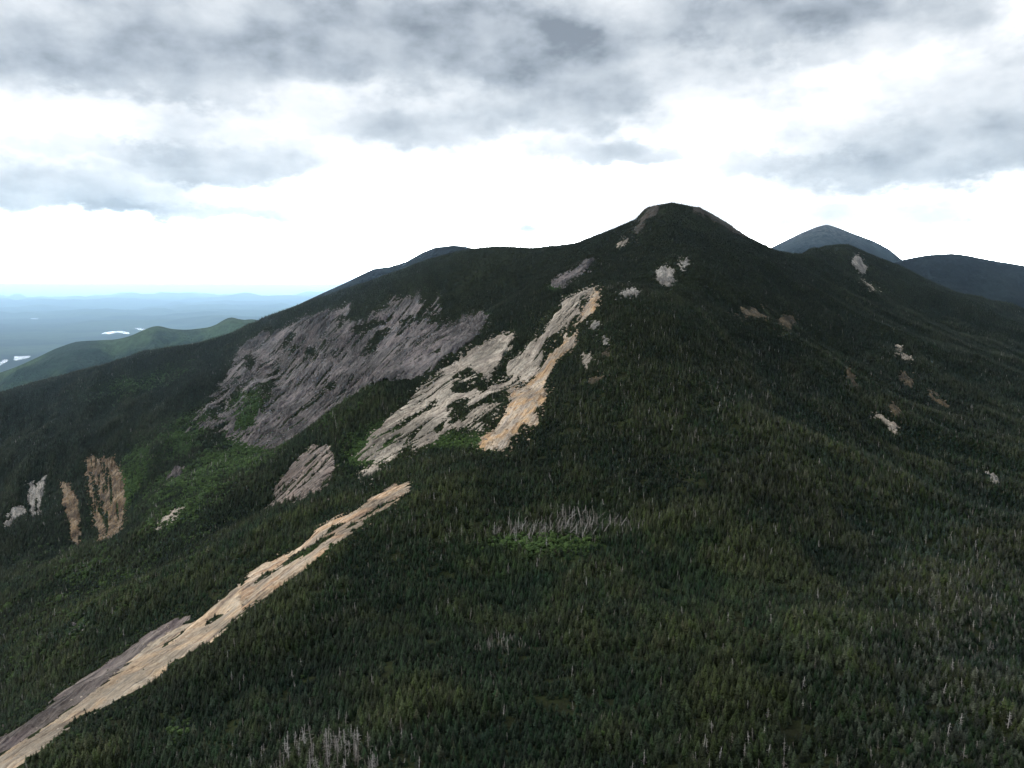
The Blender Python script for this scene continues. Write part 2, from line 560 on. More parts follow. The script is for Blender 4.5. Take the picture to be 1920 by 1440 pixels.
def rock_mat(name, base, alt, stain, dark, stain_amt=0.4, dark_amt=0.5, scale=1.0, moss=0.25, cracks=0.5, long=1.0):
    """UV: u runs down the fall line, v across it (metres)"""
    m, N, b = mat(name, 0.85, 0.3)
    uv = N.add('ShaderNodeUVMap').outputs[0]
    wv = N.vmath('SUBTRACT', N.noise(uv, 0.02, 3, color=True), (0.5, 0.5, 0.5))
    uvw = N.vmath('ADD', uv, N.vmath('MULTIPLY', wv, (30, 14, 0)))

    def stretched(a, c_, det, ro, di=0.0):
        mp_ = N.add('ShaderNodeMapping')
        mp_.inputs['Scale'].default_value = (a * scale / long, c_ * scale, 1)
        N.l.new(uvw, mp_.inputs[0])
        return N.noise(mp_.outputs[0], 1.0, det, ro, di)
    s1 = stretched(0.034, 0.15, 7, 0.72, 0.3)
    s2 = stretched(0.008, 0.05, 5, 0.6, 0.4)
    s3 = stretched(0.06, 0.30, 5, 0.7)
    n3 = N.noise(uv, 0.13 * scale, 8, 0.76)
    n4 = N.noise(uv, 0.022 * scale, 5, 0.62)
    c = N.mix(N.step(s2, 0.42, 0.58), base, alt)
    c = N.mix(N.math('MULTIPLY', N.step(n4, 0.46, 0.58), stain_amt), c, stain)
    c = N.mix(N.math('MULTIPLY', N.step(s3, 0.50, 0.66), dark_amt * 0.55), c, dark)
    c = N.mix(N.math('MULTIPLY', N.step(s1, 0.52, 0.62), dark_amt), c, dark)
    c = N.mix(N.math('MULTIPLY', N.step(s2, 0.56, 0.66), dark_amt * 0.7), c, dark)
    lightk = N.math('MULTIPLY', N.step(s1, 0.47, 0.36), 0.6)
    c = N.mix(lightk, c, tuple(min(1.0, 1.45 * q) for q in alt))
    # joints crossing the slab
    vo = N.add('ShaderNodeTexVoronoi', feature='DISTANCE_TO_EDGE')
    mp = N.add('ShaderNodeMapping')
    mp.inputs['Scale'].default_value = (0.028 * scale, 0.085 * scale, 1)
    wob = N.vmath('ADD', uvw, N.vmath('MULTIPLY', N.noise(uv, 0.08, 4, color=True), (16, 16, 0)))
    N.l.new(wob, mp.inputs[0])
    N.l.new(mp.outputs[0], vo.inputs['Vector'])
    vo.inputs['Scale'].default_value = 1.0
    crack = N.math('MULTIPLY', N.step(vo.outputs['Distance'], 0.0, 0.055, 1, 0), N.step(n4, 0.42, 0.56, cracks, 0.0))
    c = N.mix(crack, c, (0.045, 0.042, 0.035))
    c = N.mix(N.step(n3, 0.56, 0.66, 0, moss), c, (0.045, 0.055, 0.028))
    n5 = N.noise(uv, 0.011 * scale, 3, 0.6)
    hs = N.add('ShaderNodeHueSaturation')
    N.l.new(c, hs.inputs['Color'])
    N.l.new(N.math('MULTIPLY', N.step(n3, 0.3, 0.7, 1.22, 0.75), N.step(n5, 0.38, 0.62, 0.55, 1.28)), hs.inputs['Value'])
    N.l.new(hs.outputs[0], b.inputs['Base Color'])
    h = N.math('ADD', N.math('MULTIPLY', s1, -1.2), N.math('MULTIPLY', n3, 0.7))
    h = N.math('SUBTRACT', h, N.math('MULTIPLY', crack, 0.5))
    add_bump(N, b, h, 0.9, 2.0)
    return m


ROCKM = {
    'grey': rock_mat('grey_violet_rock', (0.088, 0.083, 0.084), (0.150, 0.138, 0.134), (0.135, 0.108, 0.104), (0.036, 0.032, 0.042), 0.5, 0.8, 0.75, 0.75),
    'pale': rock_mat('pale_slab_rock', (0.37, 0.32, 0.26), (0.43, 0.385, 0.32), (0.24, 0.20, 0.17), (0.10, 0.08, 0.07), 0.55, 0.7, 1.1, 0.55),
    'tan': rock_mat('tan_slide_rock', (0.47, 0.385, 0.29), (0.42, 0.36, 0.30), (0.40, 0.255, 0.13), (0.15, 0.09, 0.05), 0.9, 0.7, 1.5, 0.6, 0.5, 1.8),
    'slide': rock_mat('washed_slide_rock', (0.49, 0.37, 0.25), (0.52, 0.43, 0.33), (0.36, 0.21, 0.11), (0.10, 0.065, 0.05), 0.7, 0.75, 1.6, 0.35, 0.2, 3.5),
    'cream': rock_mat('cream_slide_rock', (0.52, 0.44, 0.34), (0.50, 0.40, 0.29), (0.40, 0.26, 0.14), (0.13, 0.095, 0.08), 0.6, 0.7, 1.5, 0.15, 0.15, 4.0),
    'purple': rock_mat('purple_grey_rock', (0.13, 0.105, 0.097), (0.24, 0.20, 0.175), (0.075, 0.055, 0.055), (0.045, 0.035, 0.038), 0.7, 0.8, 1.3, 0.2, 0.15, 4.0),
    'low': rock_mat('grooved_slab_rock', (0.22, 0.185, 0.165), (0.30, 0.25, 0.215), (0.17, 0.12, 0.10), (0.045, 0.035, 0.033), 0.6, 0.95, 1.3, 0.5),
    'orange': rock_mat('orange_gully_soil', (0.10, 0.060, 0.030), (0.17, 0.115, 0.060), (0.21, 0.17, 0.125), (0.04, 0.026, 0.018), 0.6, 0.85, 1.8, 0.8),
    'brown': rock_mat('brown_crag_rock', (0.050, 0.042, 0.026), (0.10, 0.080, 0.052), (0.085, 0.058, 0.028), (0.035, 0.03, 0.02), 0.6, 0.8, 2.0, 0.9),
    'white': rock_mat('white_cliff_rock', (0.34, 0.325, 0.30), (0.25, 0.235, 0.22), (0.18, 0.155, 0.13), (0.06, 0.07, 0.065), 0.5, 0.75, 2.0, 0.6),
    'dome': rock_mat('summit_scrub_rock', (0.026, 0.026, 0.020), (0.044, 0.038, 0.031), (0.042, 0.029, 0.022), (0.030, 0.028, 0.020), 0.6, 0.7, 1.2, 0.95),
}

# ------------------------------------------------------------------ rock exposures
# name, label, category, outline in photograph pixels, near/far limit of the slope it lies on, material, scrub share, tilt of grain
ROCKS = [
    ('bare_rock_slope', 'broad grey violet rock face below the wooded ridge, largest bare face of the mountain', 'rock face',
     [(352, 808), (378, 770), (402, 742), (428, 690), (450, 650), (495, 625), (530, 620), (560, 598), (600, 588), (632, 580), (655, 572),
      (650, 600), (668, 612), (690, 596), (715, 578), (745, 562), (790, 553), (788, 580), (768, 606), (795, 600), (822, 562),
      (824, 590), (800, 610), (835, 604), (870, 600), (905, 582), (908, 606), (880, 640), (830, 675), (770, 708), (740, 730),
      (690, 768), (640, 785), (600, 803), (560, 828), (500, 842), (455, 832), (420, 812), (385, 800)], (1150, 2050), 'grey', 0.27, 2.4),
    ('rock_slab', 'smooth pale upper slab beside the orange streak, directly below the summit shoulder', 'rock slab',
     [(1020, 622), (1032, 600), (1050, 582), (1058, 566), (1075, 553), (1100, 546), (1116, 542), (1108, 556), (1090, 560), (1082, 575),
      (1088, 588), (1075, 600), (1050, 622), (1020, 642), (1018, 660), (1018, 680), (1008, 700), (990, 714), (972, 708),
      (954, 702), (953, 678), (985, 655), (1000, 640)], (950, 1600), 'pale', 0.0, 1.0),
    ('rock_slab', 'pale domed slab with dark joint, left of the smooth upper slab', 'rock slab',
     [(850, 684), (865, 668), (882, 655), (905, 645), (940, 628), (962, 625), (955, 655), (940, 672), (930, 692), (916, 712),
      (900, 700), (882, 690), (866, 696)], (950, 1360), 'pale', 0.0, 1.0),
    ('rock_slab', 'long ribbed slab running down beside green brush, widest of the pale slabs', 'rock slab',
     [(842, 684), (862, 690), (848, 716), (880, 706), (900, 700), (890, 728), (905, 742), (930, 712), (955, 704), (982, 716), (968, 722), (950, 742),
      (925, 768), (908, 806), (872, 802), (842, 806), (802, 830), (760, 856), (722, 868), (700, 868), (668, 862), (682, 836),
      (712, 808), (742, 770), (770, 745), (802, 714)], (850, 1340), 'pale', 0.36, 1.0),
    ('rock_slide', 'orange and cream slide streak along the right edge of the pale slabs', 'rock slide',
     [(1124, 543), (1119, 565), (1108, 588), (1092, 602), (1078, 620), (1078, 645), (1064, 657), (1042, 674), (1028, 700), (1021, 722),
      (1021, 748), (1005, 772), (1003, 792), (976, 808), (955, 822), (950, 836), (905, 843), (900, 823), (928, 800), (940, 775),
      (958, 755), (955, 735), (980, 726), (1000, 712), (1014, 690), (1034, 665), (1050, 648), (1062, 624), (1088, 596),
      (1104, 566), (1112, 548)], (820, 1500), 'tan', 0.08, 1.0),
    ('rock_slab', 'dark grooved slab low on the rib, left of the green brush', 'rock slab',
     [(500, 955), (515, 935), (518, 908), (552, 868), (578, 842), (600, 834), (626, 843), (630, 870), (622, 900), (602, 924), (560, 940)],
     (850, 1230), 'low', 0.05, 1.0),
    ('rock_outcrop', 'small pale ledge in brush just under the long ribbed slab', 'rock outcrop',
     [(672, 896), (685, 878), (700, 874), (714, 880), (702, 893)], (850, 1150), 'pale', 0.0, 1.0),
    ('rock_slide', 'narrow orange brown slide, upper part of the strip that crosses the near forest edge', 'rock slide',
     [(768, 908), (740, 908), (712, 926), (690, 940), (672, 955), (640, 968), (600, 988), (582, 1010), (540, 1038), (500, 1062), (470, 1076),
      (452, 1096), (450, 1150), (520, 1108), (590, 1050), (640, 1012), (680, 984), (712, 960), (748, 936), (770, 918)], (560, 930), 'slide', 0.18, 1.0),
    ('rock_slide', 'wide cream slide running off the lower left corner', 'rock slide',
     [(452, 1092), (430, 1112), (400, 1138), (360, 1168), (325, 1174), (300, 1196), (240, 1246), (180, 1290), (110, 1345), (55, 1380), (-60, 1446),
      (-60, 1490), (60, 1420), (160, 1340), (260, 1290), (340, 1230), (400, 1200), (455, 1148)], (400, 740), 'cream', 0.0, 1.0),
    ('rock_slab', 'dark purple grey slab strip along the upper edge of the cream slide', 'rock slab',
     [(356, 1152), (330, 1158), (300, 1174), (270, 1196), (240, 1216), (205, 1240), (160, 1270), (123, 1296), (85, 1324), (51, 1352), (-60, 1416), (-60, 1444), (51, 1382), (103, 1348), (170, 1296), (226, 1256), (288, 1206), (335, 1178), (360, 1160)],
     (400, 760), 'purple', 0.0, 1.0),
    ('rock_slide', 'straight orange gully in dark forest at the far left', 'rock slide',
     [(113, 903), (130, 906), (142, 930), (149, 960), (153, 1000), (148, 1025), (137, 1018), (130, 985), (119, 950)],
     (1150, 1700), 'orange', 0.0, 1.0),
    ('rock_slide', 'forked orange gully ending in pale rubble, right of the straight orange one', 'rock slide',
     [(160, 866), (172, 856), (192, 862), (212, 856), (224, 880), (230, 905), (233, 940), (232, 972), (226, 992), (212, 1008), (196, 1026), (180, 1046), (186, 1020), (186, 1000),
      (178, 975), (172, 945), (165, 915), (163, 890)],
     (1100, 1750), 'orange', 0.0, 1.0),
    ('cliff', 'small white cliff in dark forest at the left edge', 'cliff',
     [(50, 935), (57, 903), (68, 906), (78, 898), (86, 890), (84, 905), (80, 930), (75, 966), (60, 972), (55, 945)],
     (1200, 1800), 'white', 0.0, 1.0),
    ('cliff', 'low grey crag touching the left edge below the white cliff', 'cliff',
     [(8, 985), (14, 962), (30, 948), (46, 950), (50, 962), (35, 970), (18, 988)], (1200, 1800), 'white', 0.3, 1.0),
    ('rock_outcrop', 'white cracked outcrop high on the front slope below the summit', 'rock outcrop',
     [(1231, 520), (1232, 506), (1246, 496), (1250, 504), (1265, 505), (1262, 526), (1254, 538), (1240, 534)], (1150, 1500), 'white', 0.0, 1.0),
    ('rock_outcrop', 'tiny pale outcrop just right of the white cracked one', 'rock outcrop',
     [(1276, 492), (1286, 487), (1292, 497), (1280, 507)], (1150, 1550), 'white', 0.0, 1.0),
    ('rock_outcrop', 'jagged pale outcrop above and right of the slab tops', 'rock outcrop',
     [(1163, 553), (1168, 543), (1180, 544), (1186, 538), (1192, 544), (1200, 553), (1188, 556), (1175, 553)], (1050, 1450), 'white', 0.0, 1.0),
    ('rock_outcrop', 'rounded beige outcrop in forest right of the orange streak', 'rock outcrop',
     [(1089, 672), (1095, 664), (1110, 665), (1113, 676), (1102, 694), (1092, 684)], (950, 1250), 'pale', 0.0, 1.0),
    ('rock_outcrop', 'small white ledge near the top right of the orange streak', 'rock outcrop',
     [(1104, 612), (1112, 604), (1122, 608), (1120, 617), (1110, 615)], (1000, 1350), 'white', 0.0, 1.0),
    ('rock_outcrop', 'narrow white ledge between the white ledge and the beige outcrop', 'rock outcrop',
     [(1129, 636), (1134, 628), (1139, 634), (1136, 644)], (1000, 1300), 'white', 0.0, 1.0),
    ('rock_outcrop', 'thin reddish brown crack in forest beside the beige outcrop', 'rock outcrop',
     [(1128, 668), (1138, 652), (1148, 648), (1142, 662), (1132, 676)], (950, 1250), 'brown', 0.0, 1.0),
    ('rock_outcrop', 'low yellowish ledge under the beige outcrop', 'rock outcrop',
     [(1102, 718), (1110, 710), (1126, 708), (1120, 716), (1108, 722)], (900, 1150), 'brown', 0.0, 1.0),
    ('rock_slab', 'faint grey slab in forest above the pale slabs', 'rock slab',
     [(1032, 536), (1050, 518), (1075, 506), (1098, 491), (1112, 490), (1104, 506), (1078, 522), (1055, 538)], (1300, 1800), 'grey', 0.3, 1.0),
    ('rock_outcrop', 'reddish bare rim on the right shoulder of the summit dome', 'rock outcrop',
     [(1300, 388), (1315, 386), (1345, 402), (1372, 420), (1400, 436), (1396, 444), (1360, 426), (1325, 406), (1302, 396)], (1500, 1800), 'dome', 0.15, 1.0),
    ('rock_outcrop', 'scrubby dark rock on the left shoulder of the summit dome', 'rock outcrop',
     [(1186, 436), (1192, 412), (1206, 394), (1232, 384), (1236, 396), (1216, 412), (1206, 430), (1190, 446)], (1450, 1850), 'dome', 0.52, 1.0),
    ('rock_outcrop', 'broken grey ledges left below the summit dome', 'rock outcrop',
     [(1156, 462), (1170, 448), (1188, 438), (1192, 446), (1176, 456), (1160, 466)], (1350, 1800), 'pale', 0.4, 1.0),
    ('rock_slide', 'white streak on the front of the small knob at right', 'rock slide',
     [(1597, 490), (1604, 480), (1614, 481), (1620, 494), (1627, 506), (1618, 514), (1608, 505), (1600, 500)], (1600, 2200), 'white', 0.0, 1.0),
    ('rock_slide', 'thin pale trail continuing down from the white streak on the knob', 'rock slide',
     [(1608, 516), (1618, 520), (1630, 530), (1652, 546), (1640, 545), (1620, 530)], (1500, 2200), 'pale', 0.0, 1.0),
    ('rock_outcrop', 'rusty brown crag in the middle of the right forest slope', 'rock outcrop',
     [(1455, 604), (1468, 594), (1484, 592), (1492, 606), (1478, 622), (1462, 628)], (1000, 1500), 'brown', 0.42, 1.0),
    ('rock_outcrop', 'olive brown ledges left of the rusty crag', 'rock outcrop',
     [(1372, 588), (1392, 578), (1424, 574), (1446, 584), (1436, 598), (1410, 592), (1384, 596)], (1000, 1500), 'brown', 0.45, 1.0),
    ('rock_outcrop', 'curved pale ledge on the lower right forest slope', 'rock outcrop',
     [(1640, 780), (1656, 780), (1672, 788), (1684, 806), (1682, 816), (1672, 808), (1658, 792)], (750, 1200), 'pale', 0.0, 1.0),
    ('rock_outcrop', 'mossy brown ledge directly above the curved pale ledge', 'rock outcrop',
     [(1662, 764), (1676, 756), (1690, 772), (1690, 792), (1678, 784)], (750, 1250), 'brown', 0.3, 1.0),
    ('rock_outcrop', 'pale broken ledge highest on the far right slope', 'rock outcrop',
     [(1676, 650), (1688, 652), (1702, 664), (1714, 676), (1700, 672), (1684, 662)], (900, 1600), 'pale', 0.2, 1.0),
    ('rock_outcrop', 'yellow green stained ledges at far right', 'rock outcrop',
     [(1740, 732), (1752, 740), (1768, 750), (1778, 762), (1768, 764), (1752, 752), (1742, 744)], (850, 1500), 'brown', 0.2, 1.0),
    ('rock_outcrop', 'dim brown crag between the pale ledges of the right slope', 'rock outcrop',
     [(1684, 702), (1698, 698), (1712, 716), (1708, 728), (1694, 718), (1686, 712)], (850, 1500), 'brown', 0.2, 1.0),
    ('rock_outcrop', 'small tan ledge left of the dim brown crag', 'rock outcrop',
     [(1584, 688), (1592, 690), (1600, 706), (1606, 724), (1598, 722), (1588, 704)], (850, 1400), 'brown', 0.1, 1.0),
    ('rock_outcrop', 'small whitish ledge nearest the right edge', 'rock outcrop',
     [(1850, 884), (1858, 888), (1872, 906), (1864, 906), (1854, 896)], (700, 1200), 'white', 0.1, 1.0),
    ('rock_outcrop', 'grey streak in the green valley side, left of the dark grooved slab', 'rock outcrop',
     [(286, 992), (310, 968), (336, 950), (344, 952), (322, 974), (296, 996)], (900, 1300), 'pale', 0.2, 1.0),
    ('rock_outcrop', 'pinkish rubble patch in green brush above the grey streak', 'rock outcrop',
     [(312, 898), (326, 880), (344, 876), (342, 888), (326, 900)], (1100, 1600), 'grey', 0.2, 1.0),
    ('rock_outcrop', 'long thin grey streak just above the near slide', 'rock outcrop',
     [(136, 1176), (156, 1150), (180, 1134), (184, 1138), (164, 1160), (144, 1182)], (650, 1100), 'grey', 0.1, 1.0),
]


def poly_sd(u, v, poly):
    """signed distance in pixels, positive inside"""
    p = np.array(poly, float)
    q = np.roll(p, -1, 0)
    best = np.full(u.shape, 1e9)
    inside = np.zeros(u.shape, bool)
    for (x0, y0), (x1, y1) in zip(p, q):
        dx, dy = x1 - x0, y1 - y0
        t = np.clip(((u - x0) * dx + (v - y0) * dy) / (dx * dx + dy * dy + 1e-9), 0, 1)
        best = np.minimum(best, (u - x0 - t * dx) ** 2 + (v - y0 - t * dy) ** 2)
        if y0 != y1:
            c = ((y0 > v) != (y1 > v)) & (u < (x1 - x0) * (v - y0) / (y1 - y0) + x0)
            inside ^= c
    d = np.sqrt(best)
    return np.where(inside, d, -d)


GRAIN = {  # index in ROCKS:   # uphill and downhill pixel of the grain where it is known
    9: ((330, 1155), (60, 1352)), 0: ((785, 565), (560, 800)), 1: ((1095, 550), (965, 705)), 2: ((955, 630), (865, 692)), 3: ((965, 715), (705, 862)),
    4: ((1118, 552), (930, 832)), 5: ((618, 842), (512, 940)), 6: ((712, 880), (676, 895)), 7: ((758, 915), (465, 1098)),
    8: ((430, 1120), (20, 1395)), 10: ((128, 912), (143, 1012)), 11: ((205, 868), (208, 1010)), 12: ((76, 900), (68, 968)),
    14: ((1250, 502), (1246, 534)), 22: ((1108, 494), (1045, 536)), 26: ((1603, 485), (1622, 510)), 27: ((1612, 520), (1648, 545)),
    37: ((340, 955), (295, 992)), 39: ((180, 1138), (145, 1178)),
}
GDIR = {}
LINES = {'grey': 0.50, 'pale': 0.60, 'low': 0.50, 'orange': 0.42}
HOLES = {   # islands of forest and scrub inside an exposure: u, v, half sizes, tilt
    0: [(470, 770, 20, 52, 30), (440, 745, 8, 30, 35), (705, 640, 10, 34, 35), (760, 600, 5, 20, 40), (620, 725, 12, 8, -30), (505, 730, 10, 18, 30),
        (540, 640, 6, 22, 35), (585, 660, 12, 8, 0), (640, 602, 5, 14, 20), (690, 612, 30, 9, -20), (812, 596, 6, 16, 30), (470, 680, 10, 14, 30), (410, 770, 6, 20, 35)],
    1: [(1050, 570, 0.1, 0.1, 0)],
    3: [(868, 726, 26, 12, -8), (900, 722, 16, 12, 0), (858, 762, 24, 13, -40), (945, 745, 14, 9, -35), (915, 790, 8, 16, 20), (826, 800, 20, 4, -48), (775, 815, 26, 3.5, -50),
        (880, 770, 16, 3, -45), (800, 765, 18, 3, -45), (730, 830, 14, 3, -40)],
    4: [(985, 805, 18, 6, -20), (1048, 642, 8, 5, -50), (1070, 622, 5, 12, 25)],
    5: [(560, 905, 50, 2.2, -47), (598, 880, 36, 1.8, -47), (585, 862, 22, 2.6, -42), (608, 905, 26, 1.6, -47), (540, 915, 34, 1.4, -47)],
    11: [(182, 928, 40, 6.0, 77), (198, 978, 12, 5, 80), (196, 880, 14, 3, 80)],
    12: [(68, 950, 16, 2.2, 88), (66, 908, 6, 2, 60)],
    7: [(560, 1042, 44, 5.5, -32), (610, 1010, 22, 4, -30), (500, 1080, 30, 4, -32), (660, 985, 16, 3, -35)],
    8: [(330, 1195, 24, 3, -38), (400, 1165, 18, 3, -38)],
}


def ground_at(u, v, y0, y1):
    Y = np.linspace(y0, y1, 1500)
    x, y, z = unproj(u, v, Y)
    d = z - height(x, y)
    k = np.where(d[1:] * d[:-1] < 0)[0]
    k = k[0] if len(k) else int(np.argmin(np.abs(d)))
    return np.array([x[k], Y[k]])


def rock_ac(i, x, y):
    if i not in GDIR:
        y0, y1 = ROCKS[i][4]
        if i in GRAIN:
            (a, b_) = GRAIN[i]
            p, q = ground_at(*a, y0, y1), ground_at(*b_, y0, y1)
            d = q - p
        else:
            c = np.array(ROCKS[i][3], float).mean(0)
            p = ground_at(c[0], c[1], y0, y1)
            e = 12.0
            d = -np.array([height(p[0] + e, p[1]) - height(p[0] - e, p[1]), height(p[0], p[1] + e) - height(p[0], p[1] - e)])
        n_ = np.hypot(*d) + 1e-9
        GDIR[i] = d / n_
    dx, dy = GDIR[i]
    return x * dx + y * dy, -x * dy + y * dx


def rock_field(i, x, y, z):
    """metres inside the exposure (negative outside), with ragged edge and islands of scrub"""
    name, label, cat, poly, (y0, y1), mt, veg, gr = ROCKS[i]
    u, v = project(x, y, z)
    big = len(poly) > 15
    A, C = rock_ac(i, x, y)
    wob = 4.0 if big else 1.5
    u = u + fbm(x / 14, y / 14, 50 + i, 4) * wob
    v = v + fbm(x / 14, y / 14, 90 + i, 4) * wob * 0.8
    sd = poly_sd(u, v, poly) * y / F
    span = {'grey': 9.0, 'pale': 4.5, 'tan': 4.0, 'slide': 2.5, 'low': 3.5, 'cream': 2.0, 'purple': 2.0, 'orange': 3.0}.get(mt, 2.0)
    if not big:
        span *= 0.5
        sd = sd + fbm(x / 6, y / 6, 150 + i, 4) * 4.4 - 0.5
    sd = sd + fbm(A / 34, C / 7.5, 120 + i, 4) * span       # fingers along the grain
    if veg > 0:
        n = fbm(A / 42, C / 15, 7 + i, 5, 0.6) * 0.5 + 0.5
        big_n = fbm(x / 110, y / 110, 17 + i, 2) * 0.18
        sd = np.minimum(sd, (1 - veg * 1.15 - n - big_n) * 26 + 2.5)
    for (cu, cv, ra, rb, t) in HOLES.get(i, []):
        c_, s_ = math.cos(R(t)), math.sin(R(t))
        du, dv = u - cu, v - cv
        q = np.sqrt(((du * c_ + dv * s_) / ra) ** 2 + ((-du * s_ + dv * c_) / rb) ** 2)
        q = q + fbm(A / 16, C / 7, 330 + i, 4) * 0.5
        sd = np.minimum(sd, (q - 1) * min(ra, rb) * y / F)
    if mt in ('grey', 'pale', 'low', 'orange') and big or mt == 'low':   # scrub lines that follow the joints
        ln = fbm(A / 75, C / (4.2 if mt != 'grey' else 6.0), 360 + i, 4)
        sd = np.minimum(sd, (LINES.get(mt, 0.55) - ln) * 10)
    if i == 0:      # the big face breaks up into brush towards its lower left
        n2 = fbm(A / 30, C / 9, 77, 4)
        sd = np.minimum(sd, ((u - 415) / 110 + (800 - v) / 160 + 0.50 + n2 * 2.3) * 9)
    sd = np.where((y < y0) | (y > y1), -99, sd)
    return sd


def rock_near(i, x, y, z, pad=30):
    poly = np.array(ROCKS[i][3])
    y0, y1 = ROCKS[i][4]
    u, v = project(x, y, z)
    return ((u > poly[:, 0].min() - pad) & (u < poly[:, 0].max() + pad) & (v > poly[:, 1].min() - pad)
            & (v < poly[:, 1].max() + pad) & (y > y0) & (y < y1))


GXX, GYY = np.meshgrid(gx, gy)


def big_outline(i):
    return len(ROCKS[i][3]) > 15


def main_piece(k):
    lab = np.where(k, np.arange(k.size).reshape(k.shape) + 1, 0)
    while True:
        n = lab.copy()
        n[1:] = np.maximum(n[1:], lab[:-1]); n[:-1] = np.maximum(n[:-1], lab[1:])
        n[:, 1:] = np.maximum(n[:, 1:], lab[:, :-1]); n[:, :-1] = np.maximum(n[:, :-1], lab[:, 1:])
        n = np.where(k, n, 0)
        if (n == lab).all():
            break
        lab = n
    u_, c_ = np.unique(lab[lab > 0], return_counts=True)
    return lab == u_[c_.argmax()]


def build_rock(i):
    name, label, cat, poly, (y0, y1), mt, veg, gr = ROCKS[i]
    near = rock_near(i, GXX, GYY, HZ) & (GYY > 100)
    near &= is_seen(GXX, GYY, HZ + 8, 0.004)
    if not near.any():
        print('ROCK HIDDEN', label)
        return
    xs, ys = GXX[near], GYY[near]
    xa, xb, ya, yb = xs.min() - 5, xs.max() + 5, ys.min() - 5, ys.max() + 5
    area = (xb - xa) * (yb - ya)
    st = max(0.9, math.sqrt(area / 500000))
    X, Y = np.meshgrid(np.arange(xa, xb, st), np.arange(ya, yb, st))
    Z = height(X, Y)
    sd = rock_field(i, X, Y, Z)
    pos = sd > 0
    if not pos.any():
        print('ROCK EMPTY', label)
        return
    A, C = rock_ac(i, X, Y)
    # ledges, ribs and cracks
    wob = fbm(X / 25, Y / 25, 70 + i, 3) * 4
    al_ = 3.0 if mt in ('slide', 'cream', 'purple') else 1.0
    rib = fbm(A / 60 / al_, (C + wob / al_) / 11, 200 + i, 5, 0.6) * 1.8 + fbm(A / 12, (C + wob) / 4.0, 230 + i, 3) * 0.6
    ledge_c = A / 13 + fbm(A / 60, C / 12, 260 + i, 4) * 2.2
    fr = ledge_c - np.floor(ledge_c)
    ledge = (1 - fr) ** 1.5 * 3.2 * np.clip(fbm(X / 45, Y / 45, 280 + i, 2) + 0.4, 0, 1)
    rough = fbm(X / 3.2, Y / 3.2, 300 + i, 3) * 0.45
    amp = {'grey': 2.4, 'pale': 0.75, 'tan': 0.8, 'slide': 0.6, 'cream': 0.45, 'purple': 0.6, 'low': 0.9, 'orange': 1.3, 'brown': 1.4, 'white': 1.6, 'dome': 1.2}[mt]
    hgt = 0.5 + amp * (rib * 0.9 + ledge * 0.7 + rough)
    edge = np.clip(sd / 3.0, 0, 1)
    edge = edge * edge * (3 - 2 * edge)
    off = np.where(sd > 0, (0.25 if big_outline(i) else 0.7) + np.maximum(hgt, 0.0) * edge, np.maximum(sd, -3.0) * 0.8)
    Zr = Z + off
    keep = sd > -2.5
    if not big_outline(i):
        cell = keep[:-1, :-1] & keep[1:, :-1] & keep[:-1, 1:] & keep[1:, 1:]
        cell = main_piece(cell)
        keep = np.zeros_like(keep)
        keep[:-1, :-1] |= cell; keep[1:, :-1] |= cell; keep[:-1, 1:] |= cell; keep[1:, 1:] |= cell
    nv, nu = X.shape
    fcs = grid_faces(nu, nv)
    kf = keep.ravel()[fcs].all(1)
    fcs = fcs[kf]
    used = np.unique(fcs)
    remap = np.full(X.size, -1)
    remap[used] = np.arange(len(used))
    V = np.stack([X.ravel()[used], Y.ravel()[used], Zr.ravel()[used]], 1)
    o0 = V.mean(0)
    uv = np.stack([A.ravel()[used], C.ravel()[used]], 1)
    me = new_mesh(name, V - o0, remap[fcs], [ROCKM[mt]], True, uv)
    o = link(name, me)
    o.location = o0
    tag(o, label, cat)
    return o


for i in range(len(ROCKS)):
    build_rock(i)

# ------------------------------------------------------------------ brush zones (in the gullies and clearings)
BRUSH = [  # u, v, half width, half height, tilt deg, strength, near, far
    (400, 880, 170, 38, -25, 1.0, 1050, 1700), (250, 890, 30, 75, 20, 0.9, 1100, 1700), (350, 950, 110, 35, -30, 0.9, 850, 1500),
    (460, 780, 40, 60, 30, 0.8, 1300, 1700), (860, 828, 70, 20, 0, 1.0, 820, 1000), (690, 840, 60, 40, -40, 0.8, 850, 1100),
    (620, 780, 140, 40, -38, 0.35, 950, 1250), (1020, 1024, 115, 22, 0, 0.75, 600, 760), (930, 1030, 70, 12, 0, 0.6, 600, 760),
    (130, 1110, 190, 90, -20, 0.42, 700, 1400), (300, 1040, 170, 55, -30, 0.45, 750, 1300), (560, 1060, 70, 12, -32, 1.0, 600, 800),
    (270, 720, 120, 24, -12, 0.55, 1900, 2300), (60, 1230, 120, 60, -30, 0.3, 600, 1000), (340, 820, 70, 40, -40, 0.8, 1300, 1800), (330, 1370, 50, 22, 0, 0.6, 380, 500),
    (900, 590, 30, 12, -30, 0.4, 1300, 1500), (1040, 540, 14, 6, 0, 0.9, 1350, 1600),
]


def brush_amount(x, y, z):
    u, v = project(x, y, z)
    s = np.zeros(u.shape)
    for (cu, cv, a, b_, t, w, y0, y1) in BRUSH:
        c, sn = math.cos(R(t)), math.sin(R(t))
        du, dv = u - cu, v - cv
        p = (du * c + dv * sn) / a
        q = (-du * sn + dv * c) / b_
        s = np.maximum(s, w * np.exp(-(p * p + q * q) ** 1.5) * ((y > y0) & (y < y1)))
    return s


BR = brush_amount(GXX, GYY, HZ) * (GYY > 200)
V = np.stack([GXX.ravel(), GYY.ravel(), HZ.ravel()], 1)
me = new_mesh('mountain', V, grid_faces(len(gx), len(gy)), [M_FLOOR], True, attrs={'brush': np.clip(BR * 1.3, 0, 1).ravel()})
tag(link('mountain', me), kind='structure')

